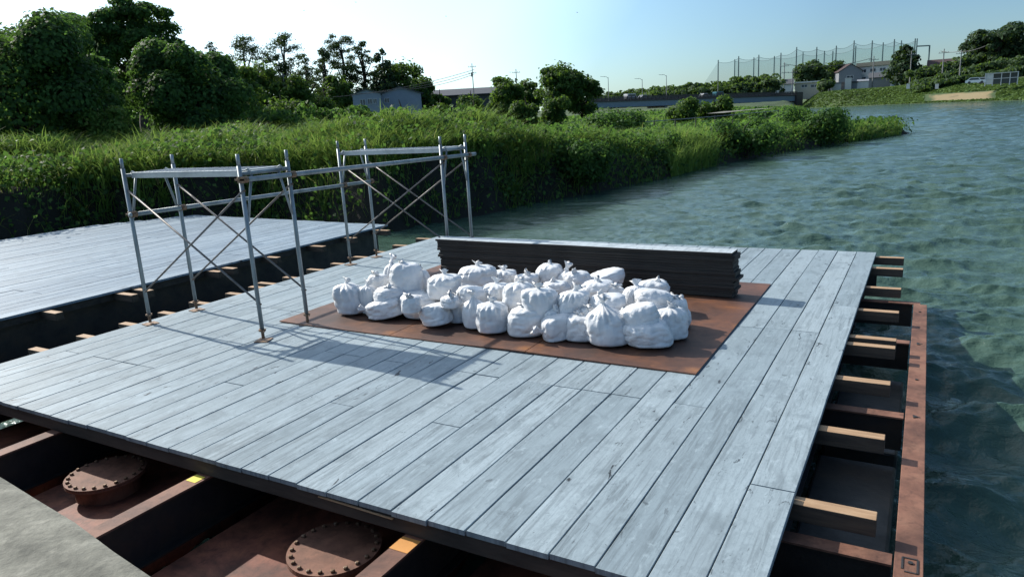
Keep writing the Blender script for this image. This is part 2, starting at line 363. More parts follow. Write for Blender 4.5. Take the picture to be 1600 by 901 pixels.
# ------------------------------------------------------------------ foliage primitives
def leaves(cen, nrm, size, tint, r, aspect=.75):
    n = len(cen); nrm = nrm/np.linalg.norm(nrm, axis=1, keepdims=True)
    a = r.normal(size=(n, 3)); a[:, 2] -= .6; a -= (a*nrm).sum(1, keepdims=True)*nrm; a /= np.linalg.norm(a, axis=1, keepdims=True)
    b = np.cross(nrm, a); s = np.asarray(size)[:, None]
    base = cen-a*s*.5; tip = cen+a*s*.5-nrm*s*.12; mid = cen-a*s*.05+nrm*s*.08
    V = np.stack([base, mid+b*s*.5*aspect, tip, mid-b*s*.5*aspect], 1).reshape(-1, 3)
    F = np.arange(4*n).reshape(n, 4); return V, F, np.repeat(tint, 4)
def blades(base, ln, wd, lean, tint, r, seg=3):
    n = len(base); az = r.random(n)*2*np.pi; h = np.stack([np.cos(az), np.sin(az), np.zeros(n)], 1)
    side = np.stack([-np.sin(az), np.cos(az), np.zeros(n)], 1)
    V = []
    for i in range(seg+1):
        q = i/seg; out = lean*ln*q**2; up = ln*(q-.42*lean*q**2.2)
        c = base+h*out[:, None]+np.array([0, 0, 1.])*up[:, None]; w = (wd*(1-q)**.6*.5+.0008)[:, None]
        V += [c-side*w, c+side*w]
    V = np.stack(V, 1).reshape(-1, 3); k = 2*(seg+1)
    o = np.arange(n)[:, None]*k; F = np.concatenate([o+np.array([2*i, 2*i+1, 2*i+3, 2*i+2]) for i in range(seg)], 0)
    return V, F, np.repeat(tint, k)
def joinvf(parts):
    V = []; F = []; T = []; o = 0
    for v, f, t in parts: V.append(v); F.append(f+o); T.append(t); o += len(v)
    return np.concatenate(V), np.concatenate(F), np.concatenate(T)

# bank vegetation: reeds and creeper, nobody could count it
r = np.random.default_rng(11)
def sample(n, x0, x1, y0, y1, dmin, dmax, rmax, dens=None):
    Q = np.stack([r.uniform(x0, x1, n), r.uniform(y0, y1, n)], 1)
    z, a, b = ground_z(Q); rr = np.hypot(Q[:, 0], Q[:, 1]); k = (a > dmin) & (a < dmax) & (rr < rmax)
    f = np.arctan2(Q[:, 1], Q[:, 0]); a0 = math.atan2(fw[1], fw[0]); k &= np.abs(((f-a0+np.pi) % (2*np.pi))-np.pi) < math.radians(47)
    return np.column_stack([Q, z])[k], a[k], rr[k]
gparts = []; lparts = []
Q, a, rr = sample(330000, -46, 2, 0, 66, -.15, 16, 68)
pt = fbm(Q[:, :2]*.33, 31, 3); lod = rr/22
keep = (r.random(len(Q)) < (1.15/np.maximum(lod, .8)**1.0)*(1-.55*sm(a, 7, 15)))
reed = keep & ((pt > -.12) | (r.random(len(Q)) < .25)) & (a > .1)
q = Q[reed]; n = len(q); L = (.62+.42*r.random(n))*(1+.35*pt[reed])*(1-.3*sm(q[:, 1], 36, 50)); lodr = lod[reed]
gparts.append(blades(q-[0, 0, .08], L*1.15, (.016+.014*r.random(n))*np.maximum(lodr, .9)**.8, .35+.6*r.random(n), np.clip(.5+.45*pt[reed]+.25*r.normal(size=n), 0, 1), r))
nc = 5200; cz, ca_, cr0 = sample(nc*6, -34, -3, 4, 60, .15, 9, 62); k = r.random(len(cz)) < np.minimum(1, 22/cr0)**1.2*.55; cz = cz[k]; cr0 = cr0[k]
cpt = fbm(cz[:, :2]*.33, 31, 3) > -.10; cz = cz[cpt]; cr0 = cr0[cpt]; nbl = 26; idx = np.repeat(np.arange(len(cz)), nbl); n = len(idx); jt = r.normal(0, .10, (n, 2)); ct = r.random(len(cz)); cl = .65+.55*r.random(len(cz))
q = cz[idx].copy(); q[:, :2] += jt; q[:, 2] += .05
gparts.append(blades(q, cl[idx]*(.7+.5*r.random(n))*(1-.4*sm(q[:, 1], 36, 50)), .034*np.maximum(cr0[idx]/24, .8)**.7*(.6+.6*r.random(n)), .55+.55*r.random(n), np.clip(.35+.6*ct[idx]+.12*r.normal(size=n), 0, 1), r, 4))
vine = keep & (pt <= .22); q = Q[vine]; n = len(q); lodr = lod[vine]
up = (.12+.70*r.random(n)**.9)*(1-.3*sm(q[:, 1], 36, 50)); nr = np.column_stack([r.normal(0, .55, n), r.normal(0, .55, n), np.ones(n)])
lparts.append(leaves(q+np.column_stack([r.normal(0, .1, n), r.normal(0, .1, n), up]), nr, (.10+.07*r.random(n))*np.maximum(lodr, .9)**.6, np.clip(.6+.3*r.normal(size=n), 0, 1), r))
# hanging growth on the steep face
Q, a, rr = sample(260000, -30, 2, 8, 66, -.5, 1.6, 66); k = r.random(len(Q)) < .8/np.maximum(rr/22, .8); Q = Q[k]; rr = rr[k]; a = a[k]
n = len(Q); h = r.random(n); off = np.column_stack([.25*r.normal(size=n)+.1, .25*r.normal(size=n)-.1, h*.9])
lparts.append(leaves(Q+off, np.column_stack([r.normal(.7, .5, n), r.normal(-.4, .5, n), r.normal(.5, .4, n)]), (.09+.08*r.random(n))*np.maximum(rr/22, .9)**.6, np.clip(.3+.25*r.normal(size=n), 0, 1), r))
k = r.random(n) < .35; q = Q[k]; gparts.append(blades(q+[0, 0, .1], .7+.6*r.random(len(q)), .018*np.maximum(rr[k]/22, .9), .6+.5*r.random(len(q)), np.clip(.4+.3*r.normal(size=len(q)), 0, 1), r))
# bright tufts at the water's edge on the spit
def tuft_zone(px0, px1, yy, dd, cnt, ln, tn_):
    px = r.uniform(px0, px1, cnt); dist = r.uniform(dd[0], dd[1], cnt)
    Q = np.array([np.append(azdir(x)*q, 0) for x, q in zip(px, dist)]); z, a, b = ground_z(Q); k = (a > -.6); Q[:, 2] = np.maximum(z, WZ); Q = Q[k]
    n = len(Q); return blades(Q, ln*(.6+.6*r.random(n)), .022*np.maximum(np.hypot(Q[:, 0], Q[:, 1])/22, 1), .2+.4*r.random(n), np.clip(tn_+.15*r.normal(size=n), 0, 1), r)
gparts.append(tuft_zone(1048, 1135, 0, (29, 35.5), 5000, 1.35, .95))
gparts.append(tuft_zone(1330, 1375, 0, (48, 57), 3500, .8, .9)); gparts.append(tuft_zone(1370, 1412, 0, (54, 60.5), 3000, .42, .85))
# rougher growth on the spit behind the fence
n_ = 150000; Q = np.stack([r.uniform(-75, 2, n_), r.uniform(34, 150, n_)], 1); z, a, b = ground_z(Q); rr = np.hypot(Q[:, 0], Q[:, 1])
k = (a > 1) & (rr > 45) & (rr < 150) & (r.random(n_) < 1.5*45/rr-.1); Q = np.column_stack([Q, z])[k]; rr = rr[k]; n = len(Q); pt = fbm(Q[:, :2]*.12, 77, 3)
hgt = (.25+.75*np.clip(pt+.15, 0, 1)*1.6*sm(rr, 56, 72))*r.random(n)
lparts.append(leaves(Q+np.column_stack([np.zeros(n), np.zeros(n), hgt]), np.column_stack([r.normal(0, .6, n), r.normal(0, .6, n), np.ones(n)]), (.26+.2*r.random(n))*(rr/60)**.7, np.clip(.55+.25*pt+.2*r.normal(size=n), 0, 1), r))
k = r.random(n) < .4; q = Q[k]; gparts.append(blades(q+np.column_stack([0*q[:, 0], 0*q[:, 0], hgt[k]*.6]), .5+.5*r.random(len(q)), .05*rr[k]/60, .5+.4*r.random(len(q)), np.clip(.6+.3*pt[k]+.2*r.normal(size=len(q)), 0, 1), r))
V, F, T = joinvf(gparts); T = np.minimum(T, .94); T = np.where((np.abs(T*997 % 1) < .05) & (T < .94) & (T > .2), 1., T); o = mk('grass', V, F, m_grass, tint=T, origin=(0, 0, 0)); tag(o, 'tall arching green grass and reeds covering the bank behind the rafts', 'grass', kind='stuff')
V, F, T = joinvf(lparts); o = mk('creeper', V, F, m_vine, tint=T, origin=(0, 0, 0)); tag(o, 'leafy green creeper tangled through the grass on the bank', 'creeper', kind='stuff')

# grass on the far bank
n = 60000; px = r.uniform(1240, 1640, n); dist = r.uniform(195, 345, n)
Q = np.array([np.append(azdir(x)*q, 0) for x, q in zip(px, dist)]); z, a, b = ground_z(Q)
k = (b > 0) & (b < 34) & ~((px > 1444) & (px < 1558) & (b > 3) & (b < 12.5)); Q[:, 2] = z; Q = Q[k]; n = len(Q)
Lv = leaves(Q+[0, 0, .2], np.column_stack([r.normal(0, .5, n), r.normal(0, .5, n), np.ones(n)]), .5+.6*r.random(n), np.clip(.6+.3*fbm(Q[:, :2]*.05, 2, 3)+.15*r.normal(size=n), 0, 1), r)
o = mk('bank_grass', *Lv[:2], m_bankgrass, tint=Lv[2], origin=(0, 0, 0)); tag(o, 'low green grass covering the far bank across the water', 'grass', kind='stuff')

# ------------------------------------------------------------------ trees
def crown_blobs(kind, W_, Hh, r):
    B = []
    if kind == 'vine':       # draped to the ground
        B.append((0, 0, .42*Hh, .40*W_, .40*W_, .46*Hh))
        for k in range(26):
            a = r.random()*6.28; q = r.random()**.7; z = Hh*(.12+.76*q); rad = W_*.40*math.sqrt(max(0, 1-((z/Hh-.4)/.62)**2))
            s = W_*(.10+.09*r.random()); B.append((rad*math.cos(a), rad*math.sin(a), z, s, s, s*(.8+.5*r.random())))
    elif kind == 'broad':
        B.append((0, 0, .60*Hh, .34*W_, .34*W_, .32*Hh))
        for k in range(24):
            a = r.random()*6.28; z = Hh*(.30+.60*r.random()); rad = W_*.38*math.sqrt(max(.05, 1-((z/Hh-.58)/.42)**2))*(.75+.3*r.random())
            s = W_*(.09+.10*r.random()); B.append((rad*math.cos(a), rad*math.sin(a), z, s, s, s*.75))
    elif kind == 'pine':
        for k in range(70):
            q = (k+r.random())/70; z = Hh*(.30+.68*q); a = r.random()*6.28; rad = W_*.52*math.sqrt(max(.03, 1-((q-.42)/.62)**2))*(.1+.9*r.random())
            s = W_*(.05+.055*r.random()); B.append((rad*math.cos(a), rad*math.sin(a), z, s*1.35, s*1.35, s*.8))
    elif kind == 'tall':
        B.append((0, 0, .74*Hh, .30*W_, .30*W_, .17*Hh))
        for k in range(30):
            a = r.random()*6.28; z = Hh*(.52+.42*r.random()); rad = W_*.40*math.sqrt(max(.05, 1-((z/Hh-.70)/.30)**2))*(.7+.35*r.random())
            s = W_*(.08+.08*r.random()); B.append((rad*math.cos(a), rad*math.sin(a), z, s, s, s*.6))
    elif kind == 'cone':
        for k in range(44):
            q = (k+r.random())/44; z = Hh*(.12+.86*q); a = r.random()*6.28; rad = W_*.46*(1-q)**.75*(.6+.45*r.random())
            s = W_*(.13*(1-q)+.05); B.append((rad*math.cos(a), rad*math.sin(a), z, s*1.2, s*1.2, s*.8))
        B.append((0, 0, .42*Hh, .26*W_, .26*W_, .34*Hh))
    elif kind == 'bush':
        for k in range(14):
            a = r.random()*6.28; rad = W_*.33*r.random()**.5; z = Hh*(.25+.45*r.random()); s = W_*(.13+.09*r.random())
            B.append((rad*math.cos(a), rad*math.sin(a), z, s, s, min(s, Hh*.33)))
    return np.array(B)
def tree(px, topy, dist, wpx, kind, label, nleaf=4000, ls=None, m=None, cat='tree', group=None, name=None, sink=0, seed=None, basez=None):
    r = np.random.default_rng(seed if seed is not None else int(px*7+topy))
    c = azdir(px)*dist; z0 = float(ground_z(c[None])[0][0])-sink if basez is None else basez
    ztop = D(px, topy, dist)[2]; Hh = ztop-z0; W_ = wpx/F_PX*dist/ math.cos(math.atan((px-800)/F_PX))*1.02
    ls = ls or max(.16, dist*.0042)
    B = crown_blobs(kind, W_, Hh, r)
    root = empty(name or {'pine': 'pine_tree', 'cone': 'conifer_tree', 'bush': 'bush', 'vine': 'vine_covered_tree'}.get(kind, 'tree'), (c[0], c[1], z0), label, cat, group)
    area = B[:, 3]*B[:, 4]*.5+B[:, 3]*B[:, 5]; wt_ = area/area.sum(); idx = r.choice(len(B), nleaf, p=wt_)
    u = r.normal(size=(nleaf, 3)); u /= np.linalg.norm(u, axis=1, keepdims=True)
    u[:, 2] = np.where((u[:, 2] < -.3) & (r.random(nleaf) < .6), -u[:, 2], u[:, 2])
    rad = 1-.35*r.random(nleaf)**2+.14*r.normal(size=nleaf)*(.5 if kind == 'vine' else (2.2 if kind == 'pine' else 1))
    cen = B[idx, :3]+u*B[idx, 3:]*rad[:, None]
    cen[:, 2] = np.maximum(cen[:, 2], .03)
    nr = u+r.normal(size=(nleaf, 3))*.36+[0, 0, .25]
    ti = np.clip(.45+.28*r.normal(size=nleaf)+.22*fbm(cen/W_*5, 3, 2), 0, 1)
    V, F, T = leaves(cen, nr, ls*(.65+.7*r.random(nleaf)), ti, r)
    # trunk with limbs
    tb = MB(); rt = max(.035*Hh, .06)*(.7 if kind == 'pine' else 1)
    tp = [(0, 0, -.2)]+[(.03*W_*r.normal(), .03*W_*r.normal(), Hh*q) for q in (.25, .5, .72, .9)]
    zz_ = np.linspace(-.2, .9*Hh, 40); tz = [q_[2] for q_ in tp]
    tb.tube([(np.interp(z_, tz, [q_[0] for q_ in tp]), np.interp(z_, tz, [q_[1] for q_ in tp]), z_) for z_ in zz_], np.interp(zz_, tz, [rt*1.25, rt, rt*.75, rt*.45, rt*.15]), 8)
    big = B[np.argsort(-B[:, 3]*r.random(len(B)))][:10 if kind != 'bush' else 4]
    for b in big:
        zb = min(max(.15*Hh, b[2]-.22*Hh), .88*Hh); ax = [np.interp(zb, [q_[2] for q_ in tp], [q_[i_] for q_ in tp]) for i_ in (0, 1)]
        tb.tube([(ax[0], ax[1], zb), (ax[0]*.7+b[0]*.3, ax[1]*.7+b[1]*.3, zb+.35*(b[2]-zb)+.01*Hh), tuple(b[:3])], [float(np.interp(zb, tz, [rt*1.25, rt, rt*.75, rt*.45, rt*.15]))*1.03, rt*.3, rt*.08], 6)
    tb.mk('trunk', m_bark, None)
    tr = bpy.context.scene.collection.objects[-1]; 
    tr.location = (0, 0, 0); 
    Vt = np.concatenate(tb.V); org = np.array([(Vt[:, 0].min()+Vt[:, 0].max())/2, (Vt[:, 1].min()+Vt[:, 1].max())/2, Vt[:, 2].min()])
    tr.data.transform(Matrix.Translation(Vector(org.tolist()))); tr.parent = root
    if kind == 'vine': mm = m_vine
    else: mm = m or (m_pine if kind in ('pine', 'cone') else m_leaf)
    cr = mk('crown', V+np.array([c[0], c[1], z0]), F, mm, root, tint=T)
    return root
tree(32, 20, 33, 180, 'vine', 'huge rounded tree swallowed by vines at the left edge of the picture', 46000, .165, sink=.2)
tree(236, -6, 47, 112, 'tall', 'tallest broadleaf tree, its leafy top cut off by the upper edge', 26000, .17, m=m_vine)
tree(145, 8, 46, 80, 'tall', 'broad leafy tree between the vine-swallowed tree and the tallest tree', 17000, .17, m=m_vine)
tree(158, 80, 40, 72, 'broad', 'lower arching tree in front of the gap between the tall trees', 13000, .15, m=m_vine)
tree(312, 72, 34, 138, 'vine', 'boxy vine-covered mound of a tree standing alone right of the tall trees', 36000, .155, sink=.2)
tree(172, 152, 31, 60, 'bush', 'small light green shrub between the two vine-covered trees', 4500, .11, cat='bush', name='shrub', m=m_grass)
tree(105, 70, 50, 60, 'broad', 'mid green tree showing just behind the vine-swallowed tree', 7000, .2, m=m_vine)
tree(205, 95, 54, 70, 'broad', 'dark low tree under the tallest broadleaf tree', 7000, .2, m=m_vine)
tree(385, 95, 60, 70, 'broad', 'mid green tree just right of the boxy vine mound', 5000, .26)
tree(350, 64, 88, 36, 'pine', 'small thin pine peeping over the boxy vine mound', 3000, .17)
tree(398, 55, 85, 72, 'pine', 'loose pine on the left of the open pine group', 8400, .17)
tree(457, 53, 85, 66, 'pine', 'tallest open pine, above the small roadside lamp', 8400, .17)
tree(488, 82, 88, 38, 'pine', 'slim see-through pine right of the tallest open pine', 3400, .17)
tree(516, 74, 128, 40, 'pine', 'slim pine on the left of the trees over the grey house', 4000, .27)
tree(546, 55, 134, 62, 'pine', 'tall feathery pine over the left end of the grey house', 9000, .27)
tree(577, 62, 136, 34, 'pine', 'narrow feathery pine directly over the grey house', 4000, .27)
tree(420, 88, 80, 74, 'broad', 'rounded green tree under the loose pines', 5000, .32)
tree(462, 112, 78, 60, 'broad', 'dark rounded tree low under the tallest open pine', 3500, .32)
tree(605, 74, 125, 66, 'cone', 'dark pointed tree rising behind the grey house', 4500, .5)
tree(640, 90, 128, 74, 'broad', 'dark rounded tree behind the right end of the grey house', 4500, .5)
tree(665, 112, 122, 40, 'broad', 'smaller tree at the right end of the clump behind the grey house', 2200, .5)
tree(536, 112, 120, 46, 'broad', 'green tree hugging the left wall of the grey house', 4500, .46)
tree(498, 134, 84, 80, 'bush', 'long dark hedge-like bush left of the grey house', 3500, .32, cat='bush')
tree(392, 140, 62, 66, 'bush', 'dark bush behind the grass right of the boxy vine mound', 3000, .26, cat='bush')
tree(448, 138, 64, 90, 'bush', 'wide dark bush in front of the open pines', 3600, .26, cat='bush')
tree(545, 158, 66, 44, 'bush', 'low bush in front of the left end of the grey house', 2400, .26, cat='bush')
tree(628, 146, 52, 42, 'bush', 'pale sapling bush in front of the grey house wall', 1600, .2, cat='bush', m=m_grass)
tree(690, 132, 128, 34, 'bush', 'small bush left of the long dark roof', 1200, .5, cat='bush')
tree(738, 134, 100, 60, 'bush', 'bush at the foot of the utility pole', 2400, .4, cat='bush')
tree(742, 147, 60, 34, 'bush', 'yellow green bush sticking out of the grass below the utility pole', 1200, .22, cat='bush', m=m_grass)
tree(690, 146, 60, 50, 'bush', 'green bush in front of the long dark roof', 1600, .24, cat='bush')
tree(795, 116, 96, 66, 'broad', 'rounded dark tree between the utility pole and the biggest round tree', 4200, .4)
tree(828, 120, 99, 36, 'broad', 'slender tree touching the rounded dark tree on its right', 1800, .4)
tree(822, 143, 72, 50, 'bush', 'pale green bush at the foot of the rounded dark tree', 2200, .3, cat='bush')
tree(874, 93, 86, 78, 'broad', 'big round tree standing left of the bridge', 8000, .36)
tree(912, 110, 88, 56, 'broad', 'darker leaning tree at the right side of the big round tree', 4200, .36)
tree(868, 138, 74, 50, 'bush', 'light green bush under the big round tree', 2400, .3, cat='bush')
tree(1068, 147, 95, 60, 'bush', 'bright bush in front of the left part of the bridge', 2600, .36, cat='bush')
tree(1118, 149, 98, 56, 'bush', 'darker leafy bush hiding the middle of the bridge', 2600, .36, cat='bush')
tree(962, 162, 46, 110, 'bush', 'low creeper mound behind the left end of the path fence', 5000, .16, cat='bush', m=m_vine)
tree(905, 205, 25, 120, 'bush', 'dark leafy mound at the water right of the scaffold top', 6000, .12, cat='bush', m=m_vine, basez=-.6)
tree(1012, 206, 32, 100, 'bush', 'dark leafy mound left of the bright yellow green reeds at the waterside', 6000, .13, cat='bush', m=m_vine, basez=-.6)
tree(1168, 182, 39, 110, 'bush', 'dark bush at the waterside in the middle of the spit', 6000, .15, cat='bush', m=m_vine, basez=-.55)
tree(1275, 165, 49, 96, 'bush', 'rounded bush near the outer end of the spit', 6000, .17, cat='bush', m=m_vine, basez=-.5)
tree(1262, 93, 372, 42, 'broad', 'dark tree left of the red roofed house across the water', 2200, 1.4, m=m_far)
tree(1294, 96, 372, 42, 'broad', 'dark tree touching the red roofed house across the water', 2200, 1.4, m=m_far)
tree(1290, 124, 322, 28, 'bush', 'round green bush by the white sheds on the far bank', 900, 1.2, m=m_far, cat='bush')
tree(1410, 71, 335, 50, 'cone', 'single dark conifer at the right end of the golf net', 3200, 1.3, m=m_pine)
tree(1433, 113, 330, 34, 'bush', 'dark shrub just right of the single conifer', 1000, 1.2, m=m_far, cat='bush')
tree(1558, 41, 300, 60, 'tall', 'tallest umbrella shaped pine on the hill at the right', 4200, 1.0, m=m_pine, name='pine_tree')
tree(1527, 61, 305, 42, 'tall', 'smaller rounded pine left of the umbrella shaped pine', 2400, 1.0, m=m_pine, name='pine_tree')
tree(1603, 66, 300, 44, 'tall', 'dark pine cut by the right edge of the picture', 2400, 1.0, m=m_pine, name='pine_tree')
# wooded masses far off
def wood(name, label, spots, nl, ls, m):
    parts = []; r = np.random.default_rng(len(name)*5+1)
    for px, ty, dist, w in spots:
        c = azdir(px)*dist; z0 = float(ground_z(c[None])[0][0]); zt = D(px, ty, dist)[2]; Hh = max(zt-z0, 2); W_ = w/F_PX*dist
        B = crown_blobs('bush', W_*1.25, Hh*1.15, r)
        idx = r.choice(len(B), nl); u = r.normal(size=(nl, 3)); u /= np.linalg.norm(u, axis=1, keepdims=True); u[:, 2] = np.abs(u[:, 2])*.9
        cen = B[idx, :3]+u*B[idx, 3:]; cen += [c[0], c[1], z0]
        parts.append(leaves(cen, u+r.normal(size=(nl, 3))*.5, ls*(.6+.8*r.random(nl)), np.clip(.45+.3*r.normal(size=nl), 0, 1), r))
    V, F, T = joinvf(parts); o = mk(name, V, F, m, tint=T); tag(o, label, 'woods', kind='stuff')
sp_ = []
for x in np.arange(930, 1215, 13):
    ty = 150-(x-930)*.135+3*math.sin(x*.3); sp_.append((x, ty, 330+20*math.sin(x), 30)); sp_.append((x+6, ty+9, 305, 28))
wood('woods', 'wooded slope rising behind the bridge', sp_, 420, 1.35, m_far)
sp_ = []
for x in np.arange(1432, 1680, 15):
    for dy, dd in ((0, 300), (16, 285), (30, 272)):
        base = np.interp(x, [1432, 1480, 1520, 1560, 1680], [112, 97, 86, 78, 68]); sp_.append((x+dy*.4, base+dy, dd, 30))
wood('hill_woods', 'dense dark woods covering the hill at the right', sp_, 420, 1.1, m_far)
sp_ = []
for x in np.arange(-140, 560, 26): sp_.append((x, 118+10*math.sin(x), 150, 50))
for x in np.arange(560, 960, 26): sp_.append((x, 148+5*math.sin(x), 240, 40))
wood('background_woods', 'dark woods closing the view behind the left trees', sp_, 420, .9, m_far)

sp_ = []
for x in np.arange(-160, 600, 22): sp_.append((x, 168+12*math.sin(x*.7), 60+6*math.sin(x), 60))
wood('undergrowth', 'dark tangled undergrowth beneath the left trees', sp_, 900, .3, m_vine)
# ------------------------------------------------------------------ rafts
def ibeam(mb, a, b, w, h, top, horizontal='Y'):
    (x0, y0), (x1, y1) = a, b
    if horizontal == 'Y':
        mb.box(x0-w/2, x0+w/2, y0, y1, top-.014, top); mb.box(x0-.008, x0+.008, y0, y1, top-h+.014, top-.014); mb.box(x0-w/2, x0+w/2, y0, y1, top-h, top-.014*0-h+.014)
    else:
        mb.box(x0, x1, y0-w/2, y0+w/2, top-.014, top); mb.box(x0, x1, y0-.008, y0+.008, top-h+.014, top-.014); mb.box(x0, x1, y0-w/2, y0+w/2, top-h, top-h+.014)
def joist(mb, par):  # tan top face, sides with their shade put into the colour
    o = mb.mk('joist', m_jside_shaded, par, bevel=.004); o.data.materials.append(m_timber)
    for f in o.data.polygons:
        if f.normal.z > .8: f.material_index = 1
def boards(mb, xs, y0f, y1f, r, joints, w=.24):
    for x in xs:
        jj = joints[r.integers(len(joints))]; ya = y0f(x)+r.normal()*.005; yb = y1f(x)+r.normal()*.006
        cuts = [ya]+[j for j in jj if ya+.3 < j < yb-.3]+[yb]
        for a, b in zip(cuts[:-1], cuts[1:]):
            g = .0022+.0014*r.random(); t = r.random(); dz = r.normal()*.0006; n = max(2, int((b-a)/.35))
            yy = np.linspace(a+.004, b-.004, n+1); e0 = x+g+np.abs(r.normal(0, .0012, n+1)); e1 = x+w-g-np.abs(r.normal(0, .0012, n+1))
            if r.random() < .3: e0[-1] += .01*r.random(); yy[-1] -= .01*r.random()
            zz = dz+np.cumsum(r.normal(0, .0005, n+1)); c = .001*r.random()
            V = []; F = []
            for i in range(n+1):
                V += [(e0[i], yy[i], zz[i]-.03), (e0[i], yy[i], zz[i]-.003), (e0[i]+.003, yy[i], zz[i]), ((e0[i]+e1[i])/2, yy[i], zz[i]-c), (e1[i]-.003, yy[i], zz[i]), (e1[i], yy[i], zz[i]-.003), (e1[i], yy[i], zz[i]-.03)]
            for i in range(n):
                for k in range(6): F.append((i*7+k, i*7+k+1, (i+1)*7+k+1, (i+1)*7+k))
                F.append((i*7+6, i*7, (i+1)*7, (i+1)*7+6))
            F += [tuple(range(6, -1, -1)), tuple(n*7+k for k in range(7))]
            mb.add(V, F, t)
r = np.random.default_rng(5)
XL, XR, YN, YF = -7.67, -.48, 2.67, 10.62
raft = empty('work_raft', (-4.1, 6.6, WZ), 'grey boarded work raft carrying the scaffold, rust plates and white sandbags', 'raft')
mb = MB(); nb = 30; w = (XR-XL)/nb
boards(mb, [XL+w*i for i in range(nb)], lambda x: YN, lambda x: YF, r, [[6.68], [4.66, 8.63], [3.72, 7.68], [4.66, 6.66, 8.63], [3.72, 5.66, 9.6]], w)
mb.mk('deck', m_board, raft)
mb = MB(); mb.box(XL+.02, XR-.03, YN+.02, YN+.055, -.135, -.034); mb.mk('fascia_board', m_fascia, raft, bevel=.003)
mb = MB(); mb.bar((-2.95, YN+.012, -.048), (-2.4, YN+.012, -.058), .012, .006); mb.mk('splinter', m_timber, raft)
for y, e in ((3.71, -.09), (4.70, -.10), (5.69, -.11), (6.58, -.11), (6.80, -.11), (7.74, -.12), (8.74, -.13), (9.80, -.14), (10.50, -.15)):
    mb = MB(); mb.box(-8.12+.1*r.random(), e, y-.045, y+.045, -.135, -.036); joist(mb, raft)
for y in (9.2, 8.2, 7.2, 6.2, 5.2, 4.2, 3.2):
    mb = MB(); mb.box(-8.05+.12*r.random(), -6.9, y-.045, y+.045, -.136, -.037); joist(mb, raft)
for x in (-7.45, -5.76, -4.0, -2.27, -.62):
    mb = MB(); mb.box(x-.008, x+.008, 1.78, 10.5, -.466, -.154); mb.box(x-.06, x+.06, 1.78, 10.5, -.48, -.466); bm_ = mb.mk('steel_beam', m_darksteel, raft)  # web in near-black: its shade under the deck is painted in
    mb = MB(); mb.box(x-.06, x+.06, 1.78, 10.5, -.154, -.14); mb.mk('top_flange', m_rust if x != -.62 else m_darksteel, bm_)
mb = MB(); mb.box(-4.05, -3.96, YN-.08, YN+.0, -.139, -.1375); mb.mk('paint_mark', plain('yellow_paint', (.75, .62, .08)), raft)
mb = MB(); mb.box(-2.33, -2.21, YN-.12, YN+.0, -.139, -.1375); mb.mk('paint_mark', plain('orange_paint', (.62, .28, .07)), raft)
mb = MB(); mb.box(.0, .125, 2.2, 8.62, -.185, -.17); sb_ = mb.mk('side_beam', m_rust, raft, bevel=.003)
mb = MB(); mb.box(.0, .012, 2.2, 8.62, -.42, -.185); mb.box(.0, .125, 2.2, 8.62, -.435, -.42); mb.mk('web', m_darksteel, sb_)  # web colour carries the side beam's shade, only the top is rust
for y, x0 in ((3.56, -.36), (5.42, -.42), (7.2, -.40), (8.67, -.4), (10.4, -1.)):
    mb = MB(); mb.box(-7.4, -.01 if y < 8 else (.06 if y < 9 else -.45), y-.05, y+.05, -.182, -.17); cb_ = mb.mk('cross_beam', m_rust if y < 9 else m_darksteel, raft); mb = MB(); mb.box(-7.4, -.012 if y < 10 else -.45, y-.006, y+.006, -.44, -.184); mb.mk('web', m_darksteel, cb_)  # near-black webs paint in the shade below the cross beams
for x, y in ((.06, 8.3), (.06, 7.15), (.06, 5.42), (.07, 3.56), (.06, 6.2)):
    mb = MB(); mb.tube([(x, y, -.17), (x, y, -.163)], .012, 8); mb.mk('bolt', m_darksteel, raft)
mb = MB(); 
for a, b in (((.035, 3.6), (.1, 3.6)), ((.1, 3.6), (.1, 3.48)), ((.1, 3.48), (.045, 3.48)), ((.035, 3.6), (.035, 3.5))): mb.bar((*a, -.168), (*b, -.168), .009, .004)
for y in (5.45, 7.2): mb.bar((.05, y, -.168), (.09, y-.03, -.168), .009, .004); mb.bar((.05, y, -.168), (.055, y-.05, -.168), .009, .004)
mb.mk('cut_mark', m_darksteel, raft)
def tank(x0, x1, y0, y1, z, m):
    mb = MB(); mb.box(x0, x1, y0, y1, -1.2, z); return mb.mk('float_tank', m, raft, bevel=.02)
def hatch(parent, cx, cy, rad, z0, z1):
    mb = MB(); n = 48; an = [2*math.pi*k/n for k in range(n)]
    mb.tube([(cx, cy, z0), (cx, cy, z1-.014)], rad*.8, n); mb.tube([(cx, cy, z1-.030), (cx, cy, z1-.015)], rad, n); mb.tube([(cx, cy, z1-.013), (cx, cy, z1)], rad, n)
    h = mb.mk('hatch', m_rust, parent)
    for k in range(22):
        a = 2*math.pi*k/22; x, y = cx+.9*rad*math.cos(a), cy+.9*rad*math.sin(a)
        b = MB(); b.tube([(x, y, z1), (x, y, z1+.012), (x, y, z1+.016)], [.014, .014, .009], 6); b.mk('bolt', m_clamp, h)
for x0, x1, c_ in ((-5.62, -4.13, 0), (-3.87, -2.42, 0), (-7.3, -5.9, 1), (-2.12, -.75, 1)):
    for y0, y1 in ((1.85, 4.9), (5.3, 8.3)):
        tk = tank(x0, x1, y0, y1, -.5, m_redlead)
        if y0 < 2 and c_ == 0: hatch(tk, {-5.62: -5.13, -3.87: -2.86}[x0], 2.67, .275, -.5, -.35)
for y0, y1 in ((2.3, 3.48), (3.66, 5.32), (5.52, 7.1)): tank(-.54, -.03, y0, y1, -.52, m_darksteel)

